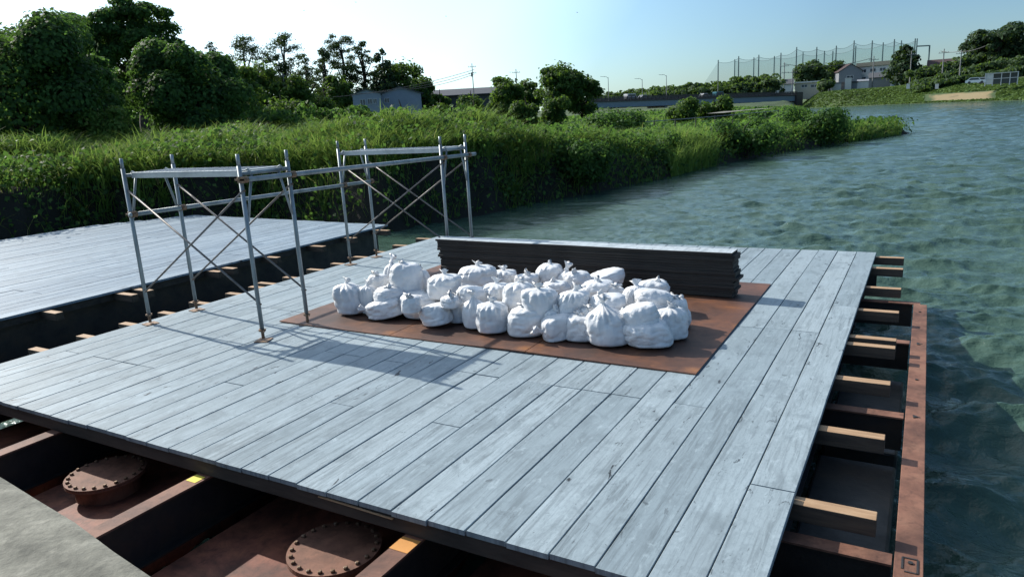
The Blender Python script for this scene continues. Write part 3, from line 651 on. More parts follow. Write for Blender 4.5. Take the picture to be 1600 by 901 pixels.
raft2 = empty('empty_raft', (-14, 7, WZ), 'second grey boarded raft at the left with nothing standing on it', 'raft')
mb = MB(); w = .245; xs = [-9.7-w*(i+1) for i in range(34)]
boards(mb, xs, lambda x: 1.2, lambda x: 11.62+.09*(-9.7-x) if x > -16.9 else 12.2-1.6*(-16.9-x), r, [[3.2, 7.2], [5.2, 9.2], [4.2, 8.2], [6.2, 10.2]], w)
mb.mk('deck', m_board2, raft2)
mb = MB(); mb.box(-9.80, -9.76, 1.3, 11.6, -.135, -.034); mb.mk('fascia_board', m_fascia, raft2)
for y in (2.7, 3.7, 4.72, 5.7, 5.95, 7.2, 7.45, 8.35, 9.4, 10.3, 11.2):
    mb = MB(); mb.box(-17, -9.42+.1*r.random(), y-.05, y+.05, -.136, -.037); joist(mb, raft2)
for x in (-9.95, -11.7, -13.5, -15.3, -17):
    mb = MB(); mb.box(x-.06, x+.06, 1.4, 11.5, -.6, -.14); mb.mk('steel_beam', m_darksteel, raft2)
for y in (2.5, 6.5, 10.5):
    mb = MB(); mb.box(-17, -9.9, y-.05, y+.05, -.58, -.16); mb.mk('cross_beam', m_darksteel, raft2)
for y0, y1 in ((1.6, 4.4), (4.9, 7.7), (8.2, 11)):
    mb = MB(); mb.box(-16.6, -10.1, y0, y1, -1.2, -.45); mb.mk('float_tank', m_darksteel, raft2, bevel=.02)

# quay
mb = MB(); e0, e1 = np.array([-14., 2.72]), np.array([8., .05])
ne = 60; ed = [e0+(e1-e0)*k/ne+np.array([0, .012*r.normal()]) for k in range(ne+1)]
V = [(p[0], p[1], .49) for p in ed]+[(p[0], p[1]-.035, .5) for p in ed]+[(p[0], -14, .5) for p in ed]+[(p[0], p[1], -1.5) for p in ed]
k1 = ne+1; F = []
for k in range(ne):
    F += [(k, k+1, k+1+k1, k+k1), (k+k1, k+1+k1, k+1+2*k1, k+2*k1), (k+3*k1, k+1+3*k1, k+1, k)]
mb.add(V, F); q = mb.mk('quay', m_concrete, origin=(0, 0, 0)); tag(q, kind='structure')

# ------------------------------------------------------------------ things on the raft
m_shim = m_darksteel
px_ = [-6.03, -4.50, -2.965, -1.44]
lab = ['rusty steel plate under the left end of the sandbag heap', 'middle rusty steel plate, wholly under the sandbags', 'rusty steel plate at the right, mostly bare with a dark bag shadow']
for k in range(3):
    a, b = px_[k]+.004, px_[k+1]-.004; n = 14
    mb = MB(); ys = np.linspace(5.25, 8.38, n); xs = np.linspace(a, b, 7)
    g = np.array([(x, y, .016+.006*vnoise(np.array([[x*1.3, y*1.3]]), 4)[0]) for y in ys for x in xs])
    nv = len(g); top = g; bot = g.copy(); bot[:, 2] -= .011
    F = []
    for i in range(n-1):
        for j in range(6):
            q0 = i*7+j; F.append((q0, q0+1, q0+8, q0+7)); F.append((nv+q0, nv+q0+7, nv+q0+8, nv+q0+1))
    edge = [j for j in range(7)]+[i*7+6 for i in range(1, n)]+[(n-1)*7+j for j in range(5, -1, -1)]+[i*7 for i in range(n-2, 0, -1)]
    for i in range(len(edge)):
        u0, v0 = edge[i], edge[(i+1) % len(edge)]; F.append((v0, u0, u0+nv, v0+nv))
    mb.add(np.concatenate([top, bot]), F); o = mb.mk('steel_plate', m_rustplate); tag(o, lab[k], 'steel plate', 'rusty steel plates on the deck')

# plank stack
ordn = ['top', 'second', 'third', 'fourth', 'fifth', 'sixth', 'seventh', 'eighth', 'ninth', 'tenth', 'eleventh', 'twelfth', 'thirteenth', 'fourteenth', 'fifteenth', 'bottom']
A0 = np.array([-5.63, 7.72]); A1 = np.array([-1.70, 7.60]); dirx = (A1-A0)/np.linalg.norm(A1-A0); nrmx = np.array([-dirx[1], dirx[0]])
zc = .026; nl_ = 16
for k in range(nl_):
    th = .0293; s0 = r.normal()*.014-.05*sm(np.array([k/nl_]), 0, 1)[0]; s1 = r.normal()*.014+.012; dy = r.normal()*.006
    p0 = A0+dirx*(s0+.05)+nrmx*dy; p1 = A1+dirx*s1+nrmx*(dy+r.normal()*.004); n = 12; V = []
    for i in range(n+1):
        c_ = p0+(p1-p0)*i/n+nrmx*.003*math.sin(i*1.3+k*2.1); z = zc+.002*math.sin(i*.9+k)
        for off, zz in ((0, 0), (0, th-.003), (.003, th), (.235, th), (.238, th-.003), (.238, 0)): V.append((*(c_+nrmx*off), z+zz))
    F = [(i*6+j, (i+1)*6+j, (i+1)*6+(j+1) % 6, i*6+(j+1) % 6) for i in range(n) for j in range(6)]+[tuple(range(6)), tuple(n*6+j for j in range(5, -1, -1))]
    mb = MB(); mb.add(V, F, .7); top = k == nl_-1
    o = mb.mk('wooden_plank', m_stack)
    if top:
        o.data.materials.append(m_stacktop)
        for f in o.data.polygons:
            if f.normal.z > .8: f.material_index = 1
    w_ = ordn[nl_-1-k]
    tag(o, 'pale topped wooden plank lying uppermost on the dark stack behind the sandbags' if top else
        ('lowest dark plank of the stack, lying on the rusty plates' if k == 0 else f'dark weathered wooden plank, {w_} from the top of the stack behind the sandbags'), 'plank', 'planks stacked behind the sandbags')
    zc += th+.0012

# ------------------------------------------------------------------ scaffold
x0s, y0s, wf, gp, ht, span = -7.488, 4.700, .608, 2.718, 1.845, 1.829
sc = empty('scaffold', (-6.57, 6.6, 0), 'galvanised pipe scaffold of two small platform towers joined by long pipes', 'scaffold')
XA, XB = x0s, x0s+span; YS = [y0s, y0s+wf, y0s+wf+gp, y0s+2*wf+gp]
R_ = .0213
def frame(X, ya, yb):
    f = None
    mb = MB(); mb.tube([(X, ya+R_, 1.66), (X, yb-R_, 1.66)], R_*.9, 12); f = mb.mk('end_frame', m_galv, sc, True)
    for y, s in ((ya, 1), (yb, -1)):
        p = MB(); p.tube([(X, y, .10), (X, y, 1.735)], R_, 14); p.tube([(X, y, 1.73), (X, y, ht)], R_*.82, 12); p.mk('post', m_galv, f, True)
        h = MB(); h.tube([(X, y+s*.02, 1.20), (X, y+s*.07, 1.40), (X, y+s*.135, 1.655)], R_*.62, 10); h.mk('haunch', m_galv, f, True)
        for zz in (.38, 1.50):
            b = MB(); b.tube([(X-.03, y, zz), (X+.04, y, zz)], .008, 6); b.mk('brace_pin', m_clamp, f)
    for y in (ya, yb):
        j = MB(); j.tube([(X, y, .022), (X, y, .16)], R_*.75, 10); j.tube([(X, y, .10), (X, y, .118)], .036, 8)
        a = .4*(1 if X == XB else -.5); 
        ca, sa = math.cos(a), math.sin(a); h_ = .07
        V = [(X+ca*dx*h_-sa*dy*h_, y+sa*dx*h_+ca*dy*h_, z) for z in (.001, .009) for dx, dy in ((-1, -1), (1, -1), (1, 1), (-1, 1))]
        j.add(V, [(3, 2, 1, 0), (4, 5, 6, 7), (0, 1, 5, 4), (1, 2, 6, 5), (2, 3, 7, 6), (3, 0, 4, 7)])
        j.bar((X-.07, y+.03, .109), (X+.07, y-.03, .109), .012, .008); j.mk('jack_base', m_clamp, sc)
for X in (XA, XB):
    frame(X, YS[0], YS[1]); frame(X, YS[2], YS[3])
for y in YS:
    for a, b in (((XA+.03, y, 1.50), (XB+.03, y, .38)), ((XA+.03, y-.018, .38), (XB+.03, y-.018, 1.50))):
        q = MB(); q.tube([a, b], .0105, 8); q.mk('cross_brace', m_brace, sc, True)
m_plat = mottled('platform_steel', [(.3, .33, .34), (.42, .45, .46), (.5, .53, .54)], 4, .45, bmp=.15, metal=.4)
for ya, yb in ((YS[0], YS[1]), (YS[2], YS[3])):
    q = MB(); q.box(XA+.05, XB-.05, ya+.055, yb-.055, 1.672, 1.690); q.box(XA+.05, XB-.05, ya+.053, ya+.068, 1.63, 1.671); q.box(XA+.05, XB-.05, yb-.068, yb-.053, 1.63, 1.671)
    for i in range(24):
        x = XA+.12+i*.068; q.box(x, x+.012, ya+.075, yb-.075, 1.6905, 1.694)
    pl = q.mk('platform', m_plat, sc, bevel=.002)
    for X, s in ((XA, 1), (XB, -1)):
        for y in (ya+.1, yb-.1):
            h = MB(); h.tube([(X+s*.07, y, 1.675), (X, y, 1.70), (X-s*.028, y, 1.675), (X-s*.026, y, 1.65)], .009, 6); h.mk('hook', m_galv, pl)
# long pipes
def pipe(X, y0, z0, y1, z1): q = MB(); q.tube([(X, y0, z0), (X, y1, z1)], .0243, 14); return q.mk('long_pipe', m_galv, sc, True)
pipe(XB+.052, YS[0]+.04, 1.605, YS[3]+.16, 1.56); pipe(XA+.052, YS[0]-.05, 1.245, YS[3]+.02, 1.20)
for X, zz, zs in ((XB, 1.605, 1.56), (XA, 1.245, 1.20)):
    for y in YS:
        z = zz+(zs-zz)*(y-YS[0])/(YS[3]-YS[0]); q = MB(); q.tube([(X, y, z-.03), (X, y, z+.03)], .032, 10); q.tube([(X+.052, y-.03, z), (X+.052, y+.03, z)], .033, 10); q.bar((X-.05, y-.02, z), (X+.09, y-.02, z), .02, .018)
        q.mk('clamp', m_clamp, sc)

# ------------------------------------------------------------------ sandbags
m_, t, p = mat('white_sandbag_cloth'); v = coords(t)
p.inputs['Base Color'].default_value = (.72, .73, .76, 1); p.inputs['Roughness'].default_value = .42
p.inputs['Subsurface Weight'].default_value = .0
n = noise(t, v, 14, 7, .6, 1.5); n2 = noise(t, v, 2.5, 4)
t.links.new(ramp(t, n2, [(.35, (.60, .61, .62)), (.6, (.74, .745, .75))]), p.inputs['Base Color'])
bump(t, p, noise(t, coords(t, (1, 1, .4)), 9, 4, .5, 2.2), .5, .014); m_bag = m_
def bag(cx, cy, wpx, hpx, Y, kind, label, seed, tilt=0, floor=None):
    """cx, cy: centre of the bag; Y: how far along the deck it lies"""
    r = np.random.default_rng(seed); c = YP(cx, cy, Y); dist = (c-np.array([0, 0, H]))@fw; s = dist/F_PX
    Wd = wpx*s; Hd = hpx*s-.13*Wd; zb = c[2]-Hd*.5
    if floor is not None: zb = floor
    else:              # rests on the bags below: move it along the deck until it sits at that height
        want = .03 if seed in (142, 146) else .17 if Y < 6.15 else (.22 if Y < 6.4 else .15)
        for _ in range(30):
            Y += ((c[2]-Hd*.5)-want)*1.2; c = YP(cx, cy, Y); s = ((c-np.array([0, 0, H]))@fw)/F_PX; Wd = wpx*s; Hd = hpx*s-.13*Wd
        zb = c[2]-Hd*.5
    nu, nv = 56, 34; u = np.linspace(0, 2*np.pi, nu, endpoint=False); v_ = np.linspace(0, 1, nv)
    U, Vv = np.meshgrid(u, v_)
    # profile from the flat bottom to the gathered neck
    up = kind in ('neck', 'pleat')
    nk = .80 if kind == 'neck' else (.90 if kind == 'pleat' else 1.0)
    if kind == 'neck': prof = np.interp(v_, [0, .07, .16, .36, .56, .72, .86, .95, 1], [0, .74, .93, 1., .95, .76, .46, .18, .075]); zz = np.interp(v_, [0, .07, .16, .36, .56, .72, .86, .95, 1], [0, .006, .06, .30, .53, .70, .80, .88, .94])
    elif kind == 'pleat': prof = np.interp(v_, [0, .07, .16, .36, .6, .78, .9, .97, 1], [0, .74, .92, 1., .99, .90, .66, .30, .10]); zz = np.interp(v_, [0, .07, .16, .36, .6, .78, .9, .97, 1], [0, .006, .06, .32, .62, .82, .91, .94, .955])
    else: prof = np.interp(v_, [0, .08, .18, .4, .62, .8, .92, 1], [0, .74, .94, 1., .98, .86, .58, .02]); zz = np.interp(v_, [0, .08, .18, .4, .62, .8, .92, 1], [0, .006, .07, .36, .66, .87, .97, 1.0])
    ker = np.array([1, 2, 1])/4.
    for _ in range(2): prof[1:-1] = np.convolve(prof, ker, 'valid'); zz[1:-1] = np.convolve(zz, ker, 'valid')
    PR = prof[:, None]*np.ones_like(U); 
    sq = 1/((np.abs(np.cos(U))**3.0+np.abs(np.sin(U))**3.0)**(1/3.0)); a0 = r.random()*3
    X = PR*np.cos(U)*(.55+.45*sq); Yv = PR*np.sin(U)*(.55+.45*sq)
    Z = zz[:, None]*np.ones_like(U)
    P3 = np.stack([X, Yv, Z], -1).reshape(-1, 3)
    # pleats converging on the neck
    npl = r.integers(11, 18); ph = r.random()*6.28
    wpl = sm(Vv, .42, .80)*(1-.2*sm(Vv, .97, 1.0)); 
    plv = np.abs(np.sin(npl*.5*U+ph+1.3*np.sin(U*2+ph)))**.6-.6
    amp = {'neck': .26, 'pleat': .26, 'lump': .10, 'lie': .11}[kind]
    rad = 1+amp*wpl*plv
    # lumps, sags, creases
    nn = fbm(P3*1.6+seed*3.1, seed, 3); cr = 1-np.abs(fbm(P3*np.array([2.2, 2.2, 3.4])+seed*1.7, seed+9, 3))*2.2
    cr2 = 1-np.abs(fbm(P3*np.array([4.5, 4.5, 6.])+seed*2.7, seed+19, 2))*2.4
    rad = rad.ravel()*(1+.15*nn-.10*np.clip(cr, 0, 1)**4*(sm(Vv, .1, .3).ravel())-.015*np.clip(cr2, 0, 1)**3)
    P3[:, 0] *= rad; P3[:, 1] *= rad; P3[:, 2] += .05*nn*sm(Vv, .2, .8).ravel()
    # squashed by neighbours: gentle skew
    ang = math.radians(tilt); sk = .25*r.normal()
    dep = Wd*(.88 if kind != 'lie' else .75)
    P3 = P3*np.array([Wd*.5, dep*.5, Hd])
    P3[:, 0] += P3[:, 2]*.12*r.normal()
    if abs(tilt) > 0:
        cz = Hd*.45; x, z = P3[:, 0].copy(), P3[:, 2]-cz; P3[:, 0] = x*math.cos(ang)+z*math.sin(ang); P3[:, 2] = cz-x*math.sin(ang)+z*math.cos(ang)
        P3[:, 2] = np.maximum(P3[:, 2], .004+.0*P3[:, 2])
    yaw = math.radians(-30)+.25*r.normal(); ca, sa = math.cos(-yaw), math.sin(-yaw)   # facing the camera side
    def place(Q):
        return np.stack([Q[:, 0]*ca-Q[:, 1]*sa*-1*-1, Q[:, 0]*sa+Q[:, 1]*ca, Q[:, 2]], 1)+np.array([c[0], c[1], zb])
    F = []
    for i in range(nv-1):
        for j in range(nu):
            F.append((i*nu+j, i*nu+(j+1) % nu, (i+1)*nu+(j+1) % nu, (i+1)*nu+j))
    F.append(tuple(range(nu-1, -1, -1))); F.append(tuple((nv-1)*nu+j for j in range(nu)))
    body = place(P3)
    root = empty('sandbag', (c[0], c[1], zb), label, 'sandbag', 'white sandbags heaped on the rusty plates')
    o = mk('bag_body', body, F, m_bag, root, True)
    # gathered, tied mouth of the bag
    if True:
        nn_ = 24; mm_ = 9; T = []
        L_ = {'neck': .075, 'pleat': .055, 'lump': .06, 'lie': .075}[kind]*(.8+.5*r.random()); bx = .022
        if kind in ('neck', 'pleat'): base = P3[-nu:].mean(0)-[0, 0, .01]; d = np.array([.35*r.normal(), .35*r.normal(), 1.])
        elif kind == 'lump':
            k = np.argmax(P3[:, 2]-.25*np.abs(P3[:, 0])); base = P3[k]-[0, 0, .02]; d = np.array([.8*r.normal(), -.5, .6])
        else:
            sgn = -1 if tilt < 0 else 1; base = np.array([sgn*Wd*.44, -dep*.1, Hd*.45]); 
            k = np.argmin(((P3-base)**2).sum(1)); base = P3[k]*.93; d = np.array([sgn*1., -.2, .25])
        d = d/np.linalg.norm(d); e1 = np.cross(d, [.3, .9, .2]); e1 /= np.linalg.norm(e1); e2 = np.cross(d, e1)
        for i in range(mm_):
            q_ = i/(mm_-1); rr_ = bx*(1.15-.75*math.sin(min(q_*3.2, 1.57))*.65+max(0, q_-.35)*1.6); cc = base+d*L_*q_+e1*.02*q_*q_*r.normal()*0
            for j in range(nn_):
                a = 2*math.pi*j/nn_; f_ = 1+.32*q_*math.sin(a*4+seed)+.18*q_*math.sin(a*7+2*seed)
                T.append(cc+(e1*math.cos(a)*1.25+e2*math.sin(a)*.7)*rr_*f_+d*.012*q_*math.sin(a*3+seed))
        T = np.array(T); Fn = [(i*nn_+j, i*nn_+(j+1) % nn_, (i+1)*nn_+(j+1) % nn_, (i+1)*nn_+j) for i in range(mm_-1) for j in range(nn_)]
        Fn += [tuple((mm_-1)*nn_+j for j in range(nn_))]
        mk('tied_mouth', place(T), Fn, m_bag, root, True)
    return root
def bb(x0, x1, y0, y1): return ((x0+x1)/2, (y0+y1)/2, x1-x0, y1-y0)
BAGS = [
 # x0,x1,y0,y1, Y, kind, tilt, floor, label
 (528, 569, 446, 494, None, 'pleat', 0, 'upright sandbag alone at the far left end of the heap'),
 (565, 590, 450, 493, None, 'pleat', 0, 'narrow sandbag squeezed just right of the leftmost bag'),
 (577, 634, 469, 502, None, 'lie', -1, 'low bulging sandbag in front with its knot on the left side'),
 (586, 632, 444, 474, 6.05, 'lump', 0, 'wide sandbag lying on the low bulging bag with the side knot'),
 (577, 607, 426, 456, 6.35, 'lump', 0, 'small sandbag behind the left part of the heap below the big round bag'),
 (601, 626, 405, 448, 6.55, 'neck', 0, 'sandbag with a thin upright tuft behind the big round bag'),
 (610, 656, 407, 462, 6.25, 'lump', 0, 'big smooth round sandbag crowning the left end of the heap'),
 (648, 674, 417, 460, 6.45, 'pleat', 0, 'sandbag tucked behind the right side of the big round bag'),
 (669, 715, 424, 468, 6.35, 'pleat', 0, 'plump sandbag second from the left along the top of the heap'),
 (628, 655, 460, 490, 6.0, 'lump', 0, 'mostly hidden sandbag in the dark gap under the big round bag'),
 (633, 694, 458, 500, None, 'lump', 0, 'broad slanting sandbag with a smooth front, left of the small front bag'),
 (690, 716, 460, 482, 6.2, 'lump', 0, 'sliver of a sandbag showing beneath the plump top bag'),
 (660, 706, 479, 514, None, 'lie', -1, 'small crumpled sandbag set forward on the plate with its corner to the left'),
 (702, 728, 470, 508, None, 'lump', 0, 'narrow sandbag right of the small crumpled forward bag'),
 (714, 768, 410, 460, 6.4, 'pleat', 0, 'tall sandbag crowning the heap in front of the left end of the plank stack'),
 (716, 763, 444, 482, 6.05, 'lie', 1, 'creased sandbag lying slantwise beneath the tall crowning bag'),
 (726, 759, 464, 517, None, 'neck', 0, 'upright front sandbag with a twisted tuft, left of the deeply pleated front bag'),
 (748, 794, 474, 524, None, 'pleat', 0, 'front sandbag with deep pleats fanning from its tied mouth'),
 (755, 796, 438, 478, 6.1, 'pleat', 0, 'sandbag in the second row above the deeply pleated front bag'),
 (768, 806, 418, 448, 6.6, 'pleat', 0, 'wrinkled sandbag in the back row right of the tall crowning bag'),
 (783, 824, 437, 488, 6.0, 'pleat', 0, 'second row sandbag with a soft fold across its middle'),
 (793, 849, 482, 530, None, 'lump', 0, 'wide rounded front sandbag in the middle of the front row'),
 (823, 873, 444, 501, 5.9, 'pleat', 0, 'round second row sandbag with pleats like a gathered pouch'),
 (804, 839, 425, 455, 6.5, 'lump', 0, 'back row sandbag low between two higher ones left of the peaked bag'),
 (837, 876, 410, 448, 6.55, 'lump', 0, 'peaked sandbag highest in the middle of the back row'),
 (852, 888, 437, 458, 6.25, 'lump', 0, 'flat folded sandbag just below the peaked back bag'),
 (872, 893, 418, 450, 6.6, 'neck', 0, 'thin sandbag neck poking up right of the peaked back bag'),
 (887, 925, 421, 456, 6.5, 'lump', 0, 'smooth back row sandbag right of the thin poking neck'),
 (868, 913, 449, 502, 5.85, 'pleat', 0, 'second row sandbag shaped like a bell with a puckered cap'),
 (848, 895, 496, 537, None, 'lie', -1, 'front sandbag with a deep pinched fold, left of the sandbag with crumpled top'),
 (883, 930, 494, 537, None, 'lump', 0, 'front sandbag with a crumpled top beside the large pear shaped bag'),
 (903, 952, 435, 474, 6.3, 'lump', 0, 'smooth pale sandbag behind and above the bag with square shoulders'),
 (918, 972, 420, 452, 6.6, 'lie', -1, 'long sandbag stretched along the back row with its knot to the left'),
 (920, 971, 455, 502, 5.85, 'lump', 0, 'second row sandbag with square shoulders above the large pear shaped bag'),
 (947, 976, 445, 474, 6.3, 'lump', 0, 'small sandbag wedged in the back row left of a bulging one'),
 (968, 998, 444, 488, 6.1, 'pleat', 0, 'sandbag with vertical wrinkles left of the two highest right hand bags'),
 (995, 1042, 434, 470, 6.45, 'lump', 0, 'rounded sandbag topping the right end of the heap'),
 (995, 1054, 448, 492, 6.1, 'lie', 1, 'large sandbag near the right end with its knot pointing right'),
 (922, 983, 474, 545, None, 'neck', 0, 'large pear shaped front sandbag with a tall knotted neck'),
 (973, 1025, 471, 516, 5.8, 'lie', -1, 'slanting sandbag resting on two front bags near the right end'),
 (981, 1048, 503, 547, None, 'lump', 0, 'lowest front sandbag at the right, a flattened cone'),
 (1027, 1072, 484, 534, None, 'pleat', 0, 'sandbag at the right corner with a loop shaped tied top'),
 (1032, 1072, 462, 512, 6.15, 'lump', 0, 'outermost sandbag at the right end, partly behind the corner bag'),
 (953, 984, 484, 512, 5.9, 'lump', 0, 'sandbag glimpsed behind the neck of the large pear shaped bag'),
 (852, 874, 482, 504, 5.95, 'lump', 0, 'sandbag glimpsed between the pouch shaped and the bell shaped bags'),
 (908, 928, 480, 506, 5.95, 'lump', 0, 'sandbag glimpsed between the bell shaped and the square shouldered bags'),
 (1046, 1076, 480, 510, 6.4, 'lump', 0, 'flat end of a sandbag sticking out low behind the right end'),
]
for i, (x0, x1, y0, y1, Y, kind, tl, lb) in enumerate(BAGS):
    cx, cy, w, h = bb(x0, x1, y0, y1); g = G(cx, y1-2, .02)
    fl = None
    if Y is None: Y = g[1]+(w*6.5/F_PX)*.32; fl = .024; h += 4
    bag(cx, cy, w*1.17, h*1.05, Y, kind, lb, 100+i, tilt={0: 0, 1: 12, -1: -12}[tl], floor=fl)
# the lower bags that carry the back of the heap, hardly seen between the others
def project(P_):
    d = np.array(P_)-np.array([0, 0, H]); z = d@fw; return 800+F_PX*(d@RT)/z, 450.5-F_PX*(d@UP)/z, z
laid = [o for o in list(C.objects) if o.name.startswith('sandbag') and o.location.z > .12 and o.location.y > 5.95]
under = []
for o in laid:
    x, y = o.location.x, o.location.y
    if all((x-a)**2+(y-b)**2 > .24**2 for a, b in under): under.append((x, y))
under.sort()
ORD = 'first second third fourth fifth sixth seventh eighth ninth tenth eleventh twelfth thirteenth fourteenth fifteenth sixteenth seventeenth eighteenth nineteenth twentieth'.split()
for k, (x, y) in enumerate(under[:20]):
    px0, py0, z = project((x, y, .11)); sc_ = F_PX/z
    bag(px0, py0, .36*sc_, .23*sc_, y, 'lump', f'bottom sandbag, {ORD[k]} from the left among those buried under the heap', 300+k, floor=.024)

# ------------------------------------------------------------------ far things
m_gwall = mottled('grey_cladding', [(.24, .27, .33), (.30, .335, .40)], 1.2, .7, bmp=.1)
m_farwall = plain('far_grey_wall', (.22, .23, .25)); m_dwall = plain('dark_wall', (.06, .06, .065)); m_roofg = plain('grey_roof', (.075, .08, .09), .9); m_white = plain('white_wall', (.6, .6, .58)); m_cream = plain('cream_wall', (.5, .46, .36))
m_glass = plain('window_glass', (.05, .07, .09), .15); m_frame = plain('window_frame', (.55, .56, .58)); m_redroof = plain('red_roof', (.055, .034, .034), .95)
m_pole = plain('pole_concrete', (.2, .2, .2)); m_netpole = plain('net_pole', (.07, .12, .13)); m_wire = plain('wire', (.05, .05, .05))
m_brown = plain('brown_parapet', (.075, .06, .055)); m_girder = plain('girder_paint', (.22, .27, .31)); m_tan = plain('tan_roof', (.3, .27, .2))
m_steel_g = plain('bridge_concrete', (.3, .29, .27))
def local(px, dist):
    c = azdir(px)*dist; d = c/np.linalg.norm(c); rt = np.array([d[1], -d[0]]); return c, rt, d
def house(name, label, pxa, pxb, ytop, yeave, ybase, dist, depth, wall, roof, gable=True, wins=(), cat='house', skew=0.0, yaw=0.):
    """front wall spans pxa..pxb at the given distance; windows given in pixels"""
    pm = (pxa+pxb)/2; c, rt, d = local(pm, dist); s = dist/F_PX/math.cos(math.atan((pm-800)/F_PX))*1.0
    if yaw: cy_, sy_ = math.cos(yaw), math.sin(yaw); rt, d = np.array([rt[0]*cy_-rt[1]*sy_, rt[0]*sy_+rt[1]*cy_]), np.array([d[0]*cy_-d[1]*sy_, d[0]*sy_+d[1]*cy_])
    hw = (pxb-pxa)/2*dist/F_PX; zt, ze, zb = D(pm, ytop, dist)[2], D(pm, yeave, dist)[2], D(pm, ybase, dist)[2]
    zb = min(zb, float(ground_z(c[None])[0][0]))-.3
    root = empty(name, (c[0], c[1], zb), label, cat)
    def pt(a, b, z): q = c+rt*a+d*b; return (q[0], q[1], z)
    w = MB(); w.add([pt(-hw, 0, zb), pt(hw, 0, zb), pt(hw, 0, ze), pt(-hw, 0, ze), pt(-hw, depth, zb), pt(hw, depth, zb), pt(hw, depth, ze), pt(-hw, depth, ze)], [(0, 1, 2, 3), (1, 5, 6, 2), (5, 4, 7, 6), (4, 0, 3, 7)])
    if gable == 'front': w.add([pt(-hw, 0, ze), pt(hw, 0, ze), pt(0, 0, zt), pt(-hw, depth, ze), pt(hw, depth, ze), pt(0, depth, zt)], [(0, 1, 2), (4, 3, 5)])
    w.mk('wall', wall, root)
    rf = MB(); o_ = .35*hw/3; th = .12
    if gable == 'front':
        for sgn in (-1, 1):
            k = 1+o_/hw; ex = sgn*hw*k; ez = zt-(zt-ze)*k
            rf.add([pt(0, -o_, zt+th), pt(ex, -o_, ez+th), pt(ex, depth+o_, ez+th), pt(0, depth+o_, zt+th), pt(0, -o_, zt+.01), pt(ex, -o_, ez+.01), pt(ex, depth+o_, ez+.01), pt(0, depth+o_, zt+.01)], [(0, 1, 2, 3), (4, 7, 6, 5), (0, 4, 5, 1), (1, 5, 6, 2), (2, 6, 7, 3)])
    elif gable == 'side':
        ov = hw*.06
        for ya, yb in ((-o_, depth/2), (depth+o_, depth/2)):
            rf.add([pt(-hw-ov, ya, ze), pt(hw+ov, ya, ze), pt(hw+ov, yb, zt), pt(-hw-ov, yb, zt), pt(-hw-ov, ya, ze-.15), pt(hw+ov, ya, ze-.15), pt(hw+ov, yb, zt-.15), pt(-hw-ov, yb, zt-.15)], [(0, 1, 2, 3), (4, 7, 6, 5), (0, 4, 5, 1), (1, 5, 6, 2), (0, 3, 7, 4)])
        w2 = MB(); w2.add([pt(-hw, 0, ze), pt(-hw, depth, ze), pt(-hw, depth/2, zt-.15)], [(0, 1, 2)]); w2.add([pt(hw, 0, ze), pt(hw, depth, ze), pt(hw, depth/2, zt-.15)], [(0, 1, 2)]); w2.mk('gable', wall, root)
    else:
        rf.add([pt(-hw*1.04, -o_, ze), pt(hw*1.04, -o_, ze), pt(hw*1.04, depth+o_, ze), pt(-hw*1.04, depth+o_, ze), pt(-hw*1.04, -o_, zt), pt(hw*1.04, -o_, zt), pt(hw*1.04, depth+o_, zt), pt(-hw*1.04, depth+o_, zt)], [(0, 3, 2, 1), (4, 5, 6, 7), (0, 1, 5, 4), (1, 2, 6, 5), (2, 3, 7, 6), (3, 0, 4, 7)])
    rf.mk('roof', roof, root)
    for (a, b, y0, y1) in wins:
        xa, xb = (a-pm)*dist/F_PX, (b-pm)*dist/F_PX; za, zb_ = D((a+b)/2, y1, dist)[2], D((a+b)/2, y0, dist)[2]
        f = MB(); fr = .06*max(1, dist/120)
        for (u0, u1, v0, v1) in ((xa, xb, za, za+fr), (xa, xb, zb_-fr, zb_), (xa, xa+fr, za+fr, zb_-fr), (xb-fr, xb, za+fr, zb_-fr), ((xa+xb)/2-fr/2, (xa+xb)/2+fr/2, za+fr, zb_-fr)):
            f.add([pt(u0, -.06, v0), pt(u1, -.06, v0), pt(u1, -.06, v1), pt(u0, -.06, v1), pt(u0, -.002, v0), pt(u1, -.002, v0), pt(u1, -.002, v1), pt(u0, -.002, v1)], [(0, 1, 2, 3), (0, 4, 5, 1), (1, 5, 6, 2), (2, 6, 7, 3), (3, 7, 4, 0)])
        wn = f.mk('window', m_frame, root)
        g = MB(); g.quad(pt(xa+fr*.5, -.02, za+fr*.5), pt(xb-fr*.5, -.02, za+fr*.5), pt(xb-fr*.5, -.02, zb_-fr*.5), pt(xa+fr*.5, -.02, zb_-fr*.5)); g.mk('pane', m_glass, wn)
    return root
house('house', 'grey clad shed-like house with three white framed windows behind the bank grass', 557, 598, 140, 147, 172, 108, 9, m_gwall, m_roofg, 'front', [(567, 575, 155, 165), (578, 585, 154, 163), (586, 592, 154, 162)])
house('shed', 'larger grey gabled shed joined to the right side of the grey house', 598, 660, 136, 147, 172, 112, 10, m_gwall, m_roofg, 'front', [(605, 613, 153, 161)], cat='shed')
house('shed', 'long low building with a dark sloping roof behind the utility pole', 672, 776, 137, 148, 168, 130, 8, m_dwall, m_dwall, 'side', cat='building')
house('house', 'small grey roofed house at the right end of the bridge', 1205, 1236, 124, 132, 142, 330, 9, m_white, m_roofg, 'side')
house('shop_building', 'long cream flat roofed building right of the small grey roofed house', 1246, 1290, 127, 129, 141, 335, 9, m_cream, m_white, 'flat', [(1254, 1262, 132, 137), (1266, 1276, 132, 137)], cat='building')
house('house', 'gabled house with a dark red roof below the golf net', 1312, 1342, 100, 111, 140, 360, 12, m_farwall, m_redroof, 'front', [(1322, 1331, 118, 124)], yaw=.3)
